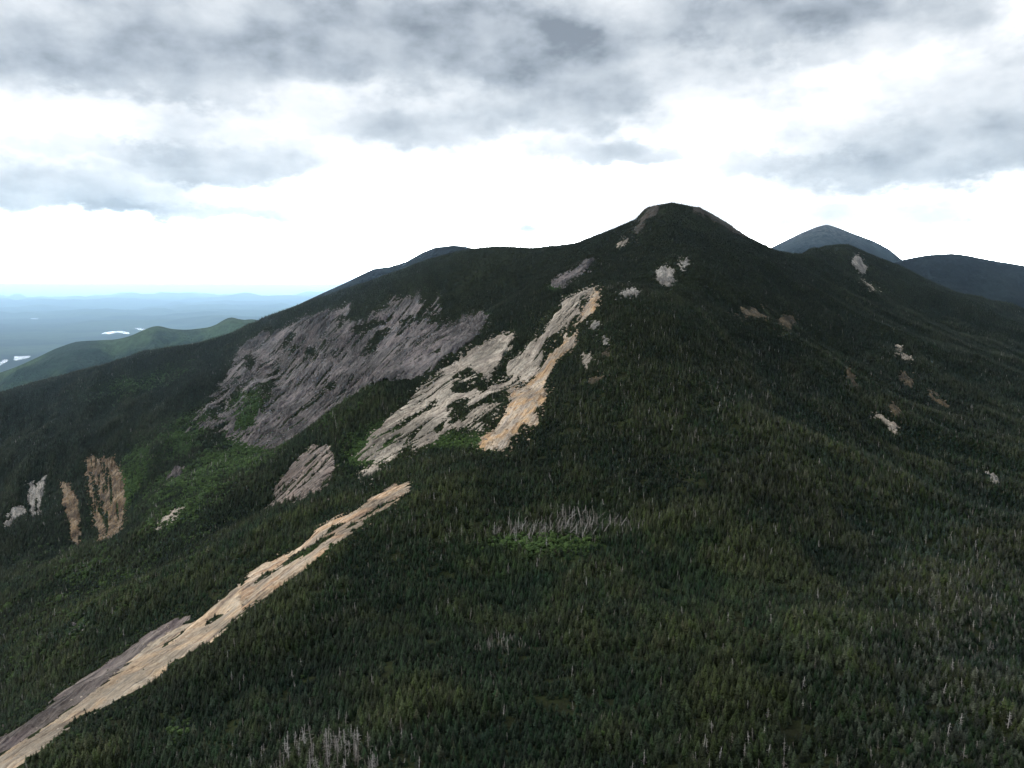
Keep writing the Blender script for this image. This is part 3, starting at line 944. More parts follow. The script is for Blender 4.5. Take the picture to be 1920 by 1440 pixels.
# ------------------------------------------------------------------ tree shapes
def spruce_mesh(name, seed, tiers=13, per=7, fat=1.0, ragged=0.25, trunk=True):
    r = random.Random(seed)
    V, Fc, MI = [], [], []
    H = 8.0
    if trunk:
        V, Fc = trunk_geo(0.13, 0.02, 0, H * 0.97, 5)
        MI = [1] * len(Fc)
    for k in range(tiers):
        f = k / (tiers - 1)
        z = H * (0.10 + 0.86 * f)
        rad = (1.55 * fat) * (1 - f) ** 0.85 + 0.10
        n = max(3, int(per * (1 - 0.45 * f)))
        a0 = r.random() * 6.28
        for j in range(n):
            if r.random() < ragged * 0.5:
                continue
            a = a0 + j * 2 * math.pi / n + r.uniform(-0.3, 0.3)
            L = rad * r.uniform(1 - ragged * 1.4, 1.15)
            dz = z + r.uniform(-0.18, 0.18)
            w = L * r.uniform(0.30, 0.45) + 0.10
            droop = -0.30 * L + r.uniform(-0.12, 0.12) + 0.25 * f
            ca, sa = math.cos(a), math.sin(a)
            b0 = len(V)
            V += [(0.03 * ca, 0.03 * sa, dz + 0.1),
                  (ca * L * 0.55 - sa * w, sa * L * 0.55 + ca * w, dz + droop * 0.7 - 0.12),
                  (ca * L, sa * L, dz + droop + 0.10 * L),
                  (ca * L * 0.55 + sa * w, sa * L * 0.55 - ca * w, dz + droop * 0.7 - 0.12),
                  (ca * L * 0.6, sa * L * 0.6, dz + droop * 0.35 + 0.06)]
            Fc += [(b0, b0 + 1, b0 + 4), (b0 + 1, b0 + 2, b0 + 4), (b0 + 2, b0 + 3, b0 + 4), (b0 + 3, b0, b0 + 4)]
            MI += [0] * 4
    b0 = len(V)
    V += [(0.12, 0, H * 0.93), (-0.08, 0.10, H * 0.93), (-0.08, -0.10, H * 0.93), (0, 0, H * 1.03)]
    Fc += [(b0, b0 + 1, b0 + 3), (b0 + 1, b0 + 2, b0 + 3), (b0 + 2, b0, b0 + 3)]
    MI += [0] * 3
    me = new_mesh(name, V, Fc, [M_SPRUCE, M_BARK])
    me.polygons.foreach_set('material_index', np.array(MI, np.int32))
    return me


def trunk_geo(r0, r1, z0, z1, n=6, bend=(0, 0), rings=3):
    V, Fc = [], []
    for k in range(rings):
        f = k / (rings - 1)
        rr = r0 + (r1 - r0) * f
        cx, cy = bend[0] * f * f, bend[1] * f * f
        for j in range(n):
            a = 2 * math.pi * j / n
            V.append((cx + rr * math.cos(a), cy + rr * math.sin(a), z0 + (z1 - z0) * f))
    for k in range(rings - 1):
        for j in range(n):
            Fc.append((k * n + j, k * n + (j + 1) % n, (k + 1) * n + (j + 1) % n, (k + 1) * n + j))
    Fc.append(tuple((rings - 1) * n + j for j in range(n)))
    return V, Fc


def limb(V, Fc, p, q, r0, r1):
    p = Vector(p); q = Vector(q)
    d = (q - p).normalized()
    s = d.cross(Vector((0, 0, 1)))
    s = s.normalized() if s.length > 1e-3 else Vector((1, 0, 0))
    t = s.cross(d)
    b0 = len(V)
    for c, rr in ((p, r0), (q, r1)):
        for j in range(3):
            a = 2 * math.pi * j / 3
            V.append(tuple(c + s * math.cos(a) * rr + t * math.sin(a) * rr))
    for j in range(3):
        Fc.append((b0 + j, b0 + (j + 1) % 3, b0 + 3 + (j + 1) % 3, b0 + 3 + j))
    Fc.append((b0 + 3, b0 + 4, b0 + 5))


def snag_geo(seed, nb=24, H=8.0):
    r = random.Random(seed)
    bend = (r.uniform(-0.4, 0.4), r.uniform(-0.4, 0.4))
    TV, TF = trunk_geo(0.20, 0.045, 0, H, 5, bend, 5)
    V, Fc = [], []
    for k in range(nb):
        f = r.uniform(0.22, 0.98)
        z = H * f
        L = (1.5 * (1 - f) + 0.35) * r.uniform(0.5, 1.2)
        a = r.random() * 6.283
        cx, cy = bend[0] * f * f, bend[1] * f * f
        p = (cx, cy, z)
        q = (cx + math.cos(a) * L, cy + math.sin(a) * L, z + r.uniform(-0.45, 0.35) * L)
        limb(V, Fc, p, q, 0.05, 0.018)
        for s in range(2):
            g = r.uniform(0.4, 0.85)
            m_ = [p[i] + (q[i] - p[i]) * g for i in range(3)]
            a2 = a + r.uniform(-1.1, 1.1)
            limb(V, Fc, m_, (m_[0] + math.cos(a2) * L * 0.4, m_[1] + math.sin(a2) * L * 0.4, m_[2] + r.uniform(-.2, .3) * L), 0.03, 0.012)
    return TV, TF, V, Fc


def snag_mesh(name, seed):
    TV, TF, V, Fc = snag_geo(seed)
    n = len(TV)
    return new_mesh(name, TV + V, TF + [tuple(i + n for i in f) for f in Fc], [M_DEAD])


def leaf_geo(seed, n=230, rx=1.9, rz=2.0, zc=3.4, leaf=0.46):
    r = random.Random(seed)
    V, Fc = [], []
    lobes = [(r.uniform(-.8, .8), r.uniform(-.8, .8), zc + r.uniform(-1.0, 1.1), r.uniform(0.55, 0.85)) for _ in range(6)]
    for k in range(n):
        lx, ly, lz, ls = r.choice(lobes)
        d = Vector((r.gauss(0, 1), r.gauss(0, 1), r.gauss(0, 1))).normalized()
        d *= r.uniform(0.6, 1.0) ** 0.5
        p = Vector((lx + d.x * rx * ls * .8, ly + d.y * rx * ls * .8, lz + d.z * rz * ls * .8))
        nrm = (d + Vector((r.uniform(-.6, .6), r.uniform(-.6, .6), r.uniform(-.2, 1.0)))).normalized()
        s = nrm.orthogonal().normalized()
        t = nrm.cross(s)
        a = r.random() * 6.28
        s, t = s * math.cos(a) + t * math.sin(a), t * math.cos(a) - s * math.sin(a)
        w = leaf * r.uniform(0.6, 1.3)
        b0 = len(V)
        V += [tuple(p + s * w), tuple(p + t * w * 0.7), tuple(p - s * w), tuple(p - t * w * 0.7)]
        Fc.append((b0, b0 + 1, b0 + 2, b0 + 3))
    return V, Fc


def leaf_trunk_geo(seed):
    r = random.Random(seed)
    TV, TF = trunk_geo(0.13, 0.05, 0, 3.6, 5)
    for k in range(4):
        a = r.random() * 6.28
        limb(TV, TF, (0, 0, 1.6 + 0.4 * k), (math.cos(a) * 1.1, math.sin(a) * 1.1, 2.8 + 0.5 * k), 0.05, 0.02)
    return TV, TF


def broadleaf_mesh(name, seed, n=230):
    V, Fc = leaf_geo(seed, n)
    TV, TF = leaf_trunk_geo(seed)
    k = len(V)
    me = new_mesh(name, V + TV, Fc + [tuple(i + k for i in f) for f in TF], [M_LEAF, M_BARK])
    mi = np.array([0] * len(Fc) + [1] * len(TF), np.int32)
    me.polygons.foreach_set('material_index', mi)
    return me


def shape_collection(name, meshes):
    c = bpy.data.collections.new(name)
    for m_ in meshes:
        c.objects.link(bpy.data.objects.new(m_.name, m_))
    return c


def scatter(name, pts, rot, scl, idx, tint, coll, label, cat):
    """one object whose points carry the plants"""
    me = new_mesh(name, pts, [], attrs={'scl': scl, 'rot': rot, 'tint': tint})
    at = me.attributes.new('pick', 'INT', 'POINT')
    at.data.foreach_set('value', np.asarray(idx, np.int32))
    o = link(name, me)
    ng = bpy.data.node_groups.new(name, 'GeometryNodeTree')
    ng.interface.new_socket('Geometry', in_out='INPUT', socket_type='NodeSocketGeometry')
    ng.interface.new_socket('Geometry', in_out='OUTPUT', socket_type='NodeSocketGeometry')
    n = ng.nodes; l = ng.links
    gi = n.new('NodeGroupInput'); go = n.new('NodeGroupOutput')
    ip = n.new('GeometryNodeInstanceOnPoints')
    ci = n.new('GeometryNodeCollectionInfo')
    ci.inputs['Collection'].default_value = coll
    ci.inputs['Separate Children'].default_value = True
    ci.inputs['Reset Children'].default_value = True
    def attr(nm, dt):
        a = n.new('GeometryNodeInputNamedAttribute')
        a.data_type = dt
        a.inputs['Name'].default_value = nm
        return a.outputs['Attribute']
    l.new(gi.outputs[0], ip.inputs['Points'])
    l.new(ci.outputs[0], ip.inputs['Instance'])
    ip.inputs['Pick Instance'].default_value = True
    l.new(attr('pick', 'INT'), ip.inputs['Instance Index'])
    e2r = n.new('FunctionNodeEulerToRotation')
    l.new(attr('rot', 'FLOAT_VECTOR'), e2r.inputs[0])
    l.new(e2r.outputs[0], ip.inputs['Rotation'])
    l.new(attr('scl', 'FLOAT_VECTOR'), ip.inputs['Scale'])
    l.new(ip.outputs[0], go.inputs[0])
    md = o.modifiers.new(name, 'NODES')
    md.node_group = ng
    return tag(o, label, cat, kind='stuff')


# ------------------------------------------------------------------ where every tree stands
def jitter_grid(x0, x1, y0, y1, s):
    X, Y = np.meshgrid(np.arange(x0, x1, s), np.arange(y0, y1, s))
    X = X.ravel(); Y = Y.ravel()
    X = X + rng.uniform(-.48, .48, X.size) * s
    Y = Y + rng.uniform(-.48, .48, Y.size) * s
    return X, Y


def in_view(x, y, pad=0.10):
    return (np.abs(x) < (0.6495 + pad) * y * 1.09 + 15) & (y > 250)


bands = [(250, 700, 2.3), (700, 1200, 2.5), (1200, 1800, 3.0), (1800, 2600, 3.5)]
TX, TY = [], []
for y0, y1, s in bands:
    lim = 0.80 * y1
    X, Y = jitter_grid(-lim, lim, y0, y1, s)
    k = in_view(X, Y)
    TX.append(X[k]); TY.append(Y[k])
TX = np.concatenate(TX); TY = np.concatenate(TY)
TZ = height(TX, TY)
k = is_seen(TX, TY, TZ + 9)
TU, TV_ = project(TX, TY, TZ)
k &= (TV_ < 1530)
TX, TY, TZ = TX[k], TY[k], TZ[k]
on_rock = np.zeros(TX.shape, bool)
scrub = np.zeros(TX.shape, bool)
edge_sd = np.full(TX.shape, -99.0)
for i in range(len(ROCKS)):
    nr = rock_near(i, TX, TY, TZ, 20)
    if nr.any():
        sd = rock_field(i, TX[nr], TY[nr], TZ[nr])
        hit = np.zeros(TX.shape, bool)
        hit[nr] = sd > (-0.8 if big_outline(i) else -2.2)
        if big_outline(i):
            edge_sd[nr] = np.maximum(edge_sd[nr], sd)
        # scrub that has taken hold on the rock, thinning out from the edge
        amount = {'grey': 0.13, 'pale': 0.04, 'low': 0.02, 'tan': 0.02, 'brown': 0.12, 'dome': 0.35, 'orange': 0.03}.get(ROCKS[i][5], 0.01)
        edge_p = {'grey': 0.45, 'pale': 0.25, 'brown': 0.6, 'dome': 0.7}.get(ROCKS[i][5], 0.2)
        stay = rng.random(sd.size) < amount + edge_p * np.exp(-np.maximum(sd, 0) / 3.0)
        scrub[nr] |= (sd > -0.8) & stay
        hit[nr] &= ~stay
        on_rock |= hit
TX, TY, TZ, scrub, edge_sd = TX[~on_rock], TY[~on_rock], TZ[~on_rock], scrub[~on_rock], edge_sd[~on_rock]
TU, TV_ = project(TX, TY, TZ)
TB = brush_amount(TX, TY, TZ)
# slope-fitted relief of the stand: height of the trees by elevation and patch
patch = fbm(TX / 60, TY / 60, 21, 4)
patch2 = fbm(TX / 22, TY / 22, 33, 3)
patch3 = fbm(TX / 130, TY / 130, 55, 3)
rnd = rng.random(TX.size)
rnd2 = rng.random(TX.size)
hgt = np.interp(TZ, [-420, -230, -100, 20, 110, 190], [1.25, 1.15, 0.95, 0.72, 0.5, 0.3])
hgt = hgt * (1 + 0.2 * patch2 + 0.25 * patch) * (0.50 + 0.82 * rng.random(TX.size) ** 1.3)
low = (rng.random(TX.size) < 0.25)
hgt = np.where(low, hgt * 0.65, hgt)

hgt = np.where(scrub, hgt * rng.uniform(0.2, 0.55, TX.size), hgt) * 0.78
hgt = hgt * np.interp(edge_sd, [-16, -1], [1.0, 0.55])

# --- what grows at each spot
snag_p = 0.012 + 0.06 * np.clip(patch2 + 0.5 * patch - 0.35, 0, 1)
def blob(cu, cv, a, b_, w):
    return w * np.exp(-(((TU - cu) / a) ** 2 + ((TV_ - cv) / b_) ** 2))
snag_p += blob(620, 1430, 110, 45, 0.40) + blob(1085, 985, 85, 20, 0.62) + blob(985, 998, 80, 18, 0.32)
snag_p += blob(940, 1215, 45, 16, 0.30) + blob(1800, 1250, 130, 220, 0.04) + blob(760, 960, 90, 90, 0.04) + blob(1420, 1420, 160, 50, 0.08)
snag_p += blob(1850, 1100, 130, 150, 0.03) + blob(600, 1160, 100, 60, 0.03) + blob(1300, 760, 160, 90, 0.02)
snag_p = np.where(TY > 1500, snag_p * 0.4, snag_p)
is_snag = (rnd < snag_p) & ~scrub
clump = (blob(1080, 985, 90, 24, 1) + blob(960, 1000, 60, 18, 1)) > 0.4
bl_p = np.clip((TB + 0.35 * patch2 + 0.15 * patch) * 1.5 - 0.35, 0, 0.92)
bl_p = np.where(TB < 0.03, 0, bl_p) + np.interp(edge_sd, [-14, -1], [0, 0.35]) * (TY < 1500)
is_leaf = (~is_snag) & (rnd2 < bl_p)
lone_leaf = (~is_snag) & (~is_leaf) & (rnd2 < 0.0014) & (TY < 1300)
clear = (blob(1030, 1020, 115, 15, 1.0) > 0.45) & (~is_snag)       # the open blowdown
is_spr = (~is_snag) & (~is_leaf) & (~lone_leaf)
gap = (fbm(TX / 11, TY / 11, 88, 2) > 0.66) & (TB < 0.3) & (TY < 1000)
thin = (clear | gap) & is_spr & (rng.random(TX.size) < 0.85)
is_spr &= ~thin

hgt = np.where(is_snag & ((clump & (rng.random(TX.size) < 0.6)) | (blob(620, 1430, 110, 45, 1) > 0.4)), hgt * 1.5, hgt)

# --- colours of the crowns
def lerp(a, b_, t):
    return np.asarray(a)[None] * (1 - t[:, None]) + np.asarray(b_)[None] * t[:, None]
sp_a = lerp((0.013, 0.031, 0.012), (0.038, 0.053, 0.017), np.clip(0.42 + 1.1 * patch + 0.5 * patch2, 0, 1))
sp_a = sp_a * (1 + 0.35 * patch3)[:, None]
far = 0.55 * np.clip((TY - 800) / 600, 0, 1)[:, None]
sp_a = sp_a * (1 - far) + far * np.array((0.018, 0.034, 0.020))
brown = np.clip((rng.random(TX.size) - 0.80) * 5, 0, 1)[:, None] * np.clip(0.6 + patch3, 0, 1)[:, None]
sp_a = sp_a * (1 - 0.5 * brown) + 0.5 * brown * np.array((0.085, 0.070, 0.046))
greyz = np.clip(blob(1800, 1150, 230, 350, 0.5) + blob(1350, 800, 330, 180, 0.28) + 0.12, 0, 1) * (rng.random(TX.size) < 0.4)
sp_a = sp_a * (1 - greyz[:, None]) + greyz[:, None] * np.array((0.095, 0.10, 0.085))
sp_t = sp_a * (0.32 + 1.02 * rng.random(TX.size) ** 1.4)[:, None]
lf_t = lerp((0.045, 0.080, 0.026), (0.075, 0.125, 0.036), rng.random(TX.size)) * (0.5 + 0.65 * TB[:, None]) * (0.6 + 0.7 * rng.random(TX.size) + 0.25 * patch2)[:, None]
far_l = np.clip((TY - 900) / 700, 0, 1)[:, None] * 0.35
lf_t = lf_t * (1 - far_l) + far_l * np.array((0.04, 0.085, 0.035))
sn_t = lerp((0.16, 0.14, 0.12), (0.44, 0.42, 0.40), rng.random(TX.size))

# relief shading put into the crown tint: ribs paler, ravines darker green
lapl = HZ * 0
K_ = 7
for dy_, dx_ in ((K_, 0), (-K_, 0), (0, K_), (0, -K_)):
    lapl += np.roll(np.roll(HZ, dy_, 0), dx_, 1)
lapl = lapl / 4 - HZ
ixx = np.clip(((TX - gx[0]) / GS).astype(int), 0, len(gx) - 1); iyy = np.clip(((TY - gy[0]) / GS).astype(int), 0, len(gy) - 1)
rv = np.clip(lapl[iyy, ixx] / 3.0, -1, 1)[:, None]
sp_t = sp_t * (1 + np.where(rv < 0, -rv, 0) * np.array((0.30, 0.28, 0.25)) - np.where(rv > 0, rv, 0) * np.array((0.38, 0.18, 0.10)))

rotz = rng.random(TX.size) * 6.283
tilt = rng.normal(0, 0.035, (TX.size, 2))
ROT = np.stack([tilt[:, 0], tilt[:, 1], rotz], 1)
sn_tilt = rng.normal(0, 0.07, (TX.size, 2))
lean = clump & (rng.random(TX.size) < 0.4)
ROTS = np.stack([sn_tilt[:, 0], np.where(lean, rng.uniform(0.25, 0.9, TX.size), sn_tilt[:, 1]), np.where(lean, rng.normal(0, 0.2, TX.size), rotz)], 1)
wid = np.maximum(hgt, 0.38 + 0.45 * hgt) * rng.uniform(0.85, 1.25, TX.size) * np.interp(TY, [900, 1500], [1.0, 1.3])
wid = np.where(scrub, hgt * 1.1, wid)
print('TREES', is_spr.sum(), is_leaf.sum(), is_snag.sum(), lone_leaf.sum())

# --- the ones that show largest are things of their own
def in_frame(sel):
    return sel & (TU > 8) & (TU < 1912) & (TV_ < 1446) & (TV_ > 300)
dist = np.sqrt(TX ** 2 + TY ** 2 + TZ ** 2)
def largest(sel, n):
    ids = np.where(in_frame(sel))[0]
    show = hgt[ids] / dist[ids]
    return ids[np.argsort(-show)[:n]]
ind_spr = largest(is_spr & (TB < 0.2), 300)
ind_snag = largest(is_snag, 300)
ind_leaf = largest(lone_leaf, 300)

SPR = [spruce_mesh('spruce_shape', 10 + s, 11 + s % 3, 8, 1.05 + 0.14 * (s % 4), 0.15 + 0.06 * (s % 5)) for s in range(8)]
SNG = [snag_mesh('dead_tree_shape', 40 + s) for s in range(6)]
LFS = [broadleaf_mesh('broadleaf_shape', 60 + s) for s in range(5)]
C_SPR = shape_collection('spruce_shapes', SPR)
C_SNG = shape_collection('dead_tree_shapes', SNG)
C_LFS = shape_collection('broadleaf_shapes', LFS)


def minus(sel, ids):
    s = sel.copy()
    s[ids] = False
    return np.where(s)[0]


def run_scatter(name, ids, rot, coll, nvar, tint, label, cat, hs=1.0, ws=1.0):
    P = np.stack([TX[ids], TY[ids], TZ[ids] - 0.2], 1)
    S = np.stack([wid[ids] * ws, wid[ids] * ws, hgt[ids] * hs], 1)
    scatter(name, P, rot[ids], S, rng.integers(0, nvar, len(ids)), tint[ids], coll, label, cat)


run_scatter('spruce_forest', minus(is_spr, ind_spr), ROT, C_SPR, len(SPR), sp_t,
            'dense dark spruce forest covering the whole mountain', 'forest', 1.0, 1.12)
run_scatter('broadleaf_wood', minus(is_leaf | lone_leaf, ind_leaf), ROT, C_LFS, len(LFS), lf_t,
            'bright green broadleaf wood and brush filling the gullies and valley side', 'brush', 0.75, 1.0)
run_scatter('dead_forest', minus(is_snag, ind_snag), ROTS, C_SNG, len(SNG), sn_t,
            'grey dead tree trunks scattered through the far part of the forest', 'dead trees', 0.95, 1.0)


# ------------------------------------------------------------------ loose blocks along the edges of the bare rock
def block_mesh(seed):
    r = random.Random(seed)
    V, Fc = [], []
    n = 6
    for k, (zz, rr) in enumerate(((-0.3, 0.8), (0.15, 1.0), (0.55, 0.65))):
        for j in range(n):
            a = 2 * math.pi * j / n + r.uniform(-0.25, 0.25)
            q = rr * r.uniform(0.7, 1.15)
            V.append((math.cos(a) * q, math.sin(a) * q * 0.8, zz + r.uniform(-0.12, 0.12)))
    for k in range(2):
        for j in range(n):
            Fc.append((k * n + j, k * n + (j + 1) % n, (k + 1) * n + (j + 1) % n, (k + 1) * n + j))
    Fc.append(tuple(range(2 * n, 3 * n)))
    return new_mesh('block_shape', V, Fc, [M_DEAD])


BX, BY, BT, BS = [], [], [], []
tone = {'grey': (0.20, 0.18, 0.18), 'pale': (0.36, 0.32, 0.27), 'tan': (0.42, 0.33, 0.24), 'slide': (0.42, 0.33, 0.23), 'cream': (0.42, 0.36, 0.29),
        'purple': (0.18, 0.15, 0.14), 'low': (0.24, 0.20, 0.18), 'orange': (0.24, 0.17, 0.11), 'brown': (0.12, 0.10, 0.07), 'white': (0.36, 0.34, 0.31), 'dome': (0.10, 0.085, 0.07)}
for i in range(len(ROCKS)):
    nr_ = rock_near(i, GXX, GYY, HZ, 25) & (GYY > 100)
    if not nr_.any():
        continue
    sp_ = 2.6
    X_, Y_ = jitter_grid(GXX[nr_].min(), GXX[nr_].max(), GYY[nr_].min(), GYY[nr_].max(), sp_)
    Z_ = height(X_, Y_)
    k_ = is_seen(X_, Y_, Z_ + 3, 0.004)
    X_, Y_, Z_ = X_[k_], Y_[k_], Z_[k_]
    sd = rock_field(i, X_, Y_, Z_)
    p_ = np.where(sd > 0, 0.03 + 0.25 * np.exp(-sd / 2.5), 0.34 * np.exp(sd / 3.2)) * (1.0 if big_outline(i) else 0.7)
    near_ = ROCKS[i][5] in ('slide', 'cream', 'purple')
    p_ = p_ * (0.28 if near_ else 1.0)
    k_ = (rng.random(X_.size) < p_) & (sd > -12)
    BX.append(X_[k_]); BY.append(Y_[k_]); BS.append(np.full(k_.sum(), 0.5 if near_ else 1.0))
    BT.append(np.array(tone[ROCKS[i][5]])[None] * rng.uniform(0.6, 1.25, (k_.sum(), 1)))
BX = np.concatenate(BX); BY = np.concatenate(BY); BT = np.concatenate(BT)
print('BLOCKS', len(BX))
bs = rng.uniform(0.35, 1.0, BX.size) ** 2 * 2.2 + 0.25
bs = bs * np.concatenate(BS)
scatter('rubble', np.stack([BX, BY, height(BX, BY) + 0.35 + bs * 0.2], 1), np.stack([rng.normal(0, .3, BX.size), rng.normal(0, .3, BX.size), rng.random(BX.size) * 6.28], 1),
        np.stack([bs, bs, bs * rng.uniform(0.6, 1.1, BX.size)], 1), rng.integers(0, 4, BX.size), BT, shape_collection('block_shapes', [block_mesh(900 + q) for q in range(4)]),
        'loose blocks and rubble fringing the bare rock', 'rubble')

# individual trees: a template of each kind, then plain copies
def split_template(kind, seed):
    root = bpy.data.objects.new(kind, None)
    root.empty_display_size = 0.5
    if kind == 'spruce':
        cm = spruce_mesh('crown', seed, 15, 9, 1.05 + 0.12 * (seed % 4), 0.2 + 0.05 * (seed % 4), trunk=False)
        TVv, TFf = trunk_geo(0.14, 0.02, 0, 7.8, 6)
        tm = new_mesh('trunk', TVv, TFf, [M_BARK])
        parts = [('trunk', tm), ('crown', cm)]
    elif kind == 'dead_spruce':
        TVv, TFf, Vv, Ff = snag_geo(seed, 30)
        parts = [('trunk', new_mesh('trunk', TVv, TFf, [M_DEAD])), ('bare_branches', new_mesh('bare_branches', Vv, Ff, [M_DEAD]))]
    else:
        Vv, Ff = leaf_geo(seed, 330, leaf=0.38)
        TVv, TFf = leaf_trunk_geo(seed)
        parts = [('trunk', new_mesh('trunk', TVv, TFf, [M_BARK])), ('crown', new_mesh('crown', Vv, Ff, [M_LEAF]))]
    ch = []
    for nm, me_ in parts:
        ch.append(bpy.data.objects.new(nm, me_))
    return root, ch


def plant(kind, ids, rot, tint, ntemp, labelf, cat, group, hs=1.0, ws=1.0):
    temps = [split_template(kind, 500 + 10 * s + len(kind)) for s in range(ntemp)]
    for q, i in enumerate(ids):
        root, ch = temps[q % ntemp]
        r = root.copy()
        COL.objects.link(r)
        r.location = (TX[i], TY[i], TZ[i] - 0.2)
        r.rotation_euler = tuple(float(a) for a in rot[i])
        r.scale = (wid[i] * ws, wid[i] * ws, hgt[i] * hs)
        r['label'] = labelf(i)
        r['category'] = cat
        r['group'] = group
        for c in ch:
            d = c.copy()
            COL.objects.link(d)
            d.parent = r
            d['tint'] = [float(a) for a in tint[i]]
    for root, ch in temps:
        for c in ch:
            bpy.data.objects.remove(c)
        bpy.data.objects.remove(root)


def place_words(i, v_split=None):
    """where along the picture it stands, in words one can check"""
    k = int(min(5, max(0, TU[i] // 320)))
    return ('at the far left', 'left of the middle', 'just left of centre', 'just right of centre', 'right of the middle', 'at the far right')[k]


def size_word(i):
    return 'stunted' if hgt[i] < 0.75 else ('tall' if hgt[i] > 1.12 else 'midsized')


def lab_spruce(i):
    r, g, b_ = sp_t[i]
    lum = r + g + b_
    tone = 'blackish green' if lum < 0.055 else ('pale olive' if lum > 0.13 else ('olive green' if r > 0.72 * g else 'deep green'))
    row = 'cut by the bottom edge' if TV_[i] > 1432 else ('in the second row from the bottom edge' if TV_[i] > 1405 else 'a few rows above the bottom edge')
    return '%s %s spruce %s, %s' % (size_word(i), tone, place_words(i), row)


def lab_snag(i):
    v = TV_[i]
    col = 'silvery' if sn_t[i][0] > 0.38 else 'dull grey'
    if lean[i]: return '%s %s dead spruce leaning over the green clearing, %s of the clump' % (size_word(i), col, 'left half' if TU[i] < 1060 else 'right half')
    if clump[i]: return '%s %s dead spruce upright behind the green clearing, %s of the clump' % (size_word(i), col, 'left half' if TU[i] < 1060 else 'right half')
    if v > 1370 and 500 < TU[i] < 760: return '%s %s bare spruce in the dead thicket at the bottom edge' % (size_word(i), col)
    row = 'near the bottom edge' if v > 1340 else ('low on the slope' if v > 1180 else 'halfway up the slope')
    return '%s %s dead spruce among live trees %s, %s' % (size_word(i), col, row, place_words(i))


def lab_leaf(i):
    row = 'near the bottom edge' if TV_[i] > 1300 else ('low on the slope' if TV_[i] > 1050 else ('halfway up the slope' if TV_[i] > 800 else 'high on the mountain'))
    return '%s %s broadleaf tree among dark spruces %s, %s' % (size_word(i), 'bright green' if lf_t[i][1] > 0.075 else 'muted green', row, place_words(i))


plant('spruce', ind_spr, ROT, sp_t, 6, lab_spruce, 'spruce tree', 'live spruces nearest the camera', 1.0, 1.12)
plant('dead_spruce', ind_snag, ROTS, sn_t, 5, lab_snag, 'dead tree', 'dead spruces of the near slope', 0.95, 1.0)
plant('broadleaf_tree', ind_leaf, ROT, lf_t, 4,
      lab_leaf, 'broadleaf tree',
      'broadleaf trees scattered in the spruce forest', 0.75, 1.0)

# ------------------------------------------------------------------ far country
def far_mat(name, dark, light, scale, rock=None, spec=0.1):
    m, N, b = mat(name, 1.0, spec)
    geo = N.add('ShaderNodeNewGeometry')
    P = geo.outputs['Position']
    n1 = N.noise(P, scale, 5, 0.65)
    n2 = N.noise(P, scale * 12, 4, 0.7)
    c = N.mix(N.step(n1, 0.42, 0.56), dark, light)
    hs = N.add('ShaderNodeHueSaturation')
    N.l.new(c, hs.inputs['Color'])
    N.l.new(N.step(n2, 0.25, 0.75, 0.55, 1.4), hs.inputs['Value'])
    c = hs.outputs[0]
    if rock:
        at = N.add('ShaderNodeAttribute', attribute_name='bare')
        k = N.math('MULTIPLY', at.outputs['Fac'], N.step(n2, 0.42, 0.6))
        c = N.mix(k, c, rock)
    N.l.new(c, b.inputs['Base Color'])
    add_bump(N, b, n2, 1.0, 25.0)
    return m


M_PLAIN = far_mat('far_lowland_forest', (0.010, 0.022, 0.022), (0.050, 0.080, 0.045), 0.00018)
M_HILLG = far_mat('green_hill_forest', (0.016, 0.036, 0.026), (0.042, 0.075, 0.036), 0.0016)
M_HILLD = far_mat('dark_hill_forest', (0.007, 0.012, 0.018), (0.014, 0.022, 0.026), 0.002, (0.13, 0.125, 0.12))


def build_plain():
    az = np.concatenate([np.linspace(-math.pi, -0.9, 60)[:-1], np.linspace(-0.9, 0.9, 760), np.linspace(0.9, math.pi, 60)[1:]])
    rr = np.geomspace(300, 190000, 460)
    A, Rr = np.meshgrid(az, rr)
    X = Rr * np.sin(A); Y = Rr * np.cos(A)
    k = np.clip((Rr - 14000) / 95000, 0, 1)
    Z = PLAIN + 10 + np.maximum(fbm(X / 8200, Y / 8200, 401, 5), -0.1) * (110 + 900 * k) * np.clip((Rr - 8000) / 14000, 0, 1)
    Z += np.maximum(ridged(X / 22000, Y / 14000, 431, 3) - 0.25, 0) * 1500 * np.clip(k * 1.3 - 0.12, 0, 1)
    # keep the ground flat under the lakes
    for (cx, cy, rad) in LAKE_C:
        d = np.hypot(X - cx, Y - cy) / rad
        w = np.clip(1.9 - d, 0, 1)
        Z = Z * (1 - w) + (PLAIN - 6) * w
        # nothing high between the lake and the viewpoint
        t = np.clip((X * cx + Y * cy) / (cx * cx + cy * cy), 0, 1)
        dd = np.hypot(X - cx * t, Y - cy * t) / rad
        w = np.clip(1.8 - dd, 0, 1) * (t < 1)
        Z = Z * (1 - w) + np.minimum(Z, PLAIN - 6) * w
    V = np.stack([X.ravel(), Y.ravel(), Z.ravel()], 1)
    me = new_mesh('lowland', V, grid_faces(len(az), len(rr)), [M_PLAIN], True)
    tag(link('lowland', me), kind='structure')


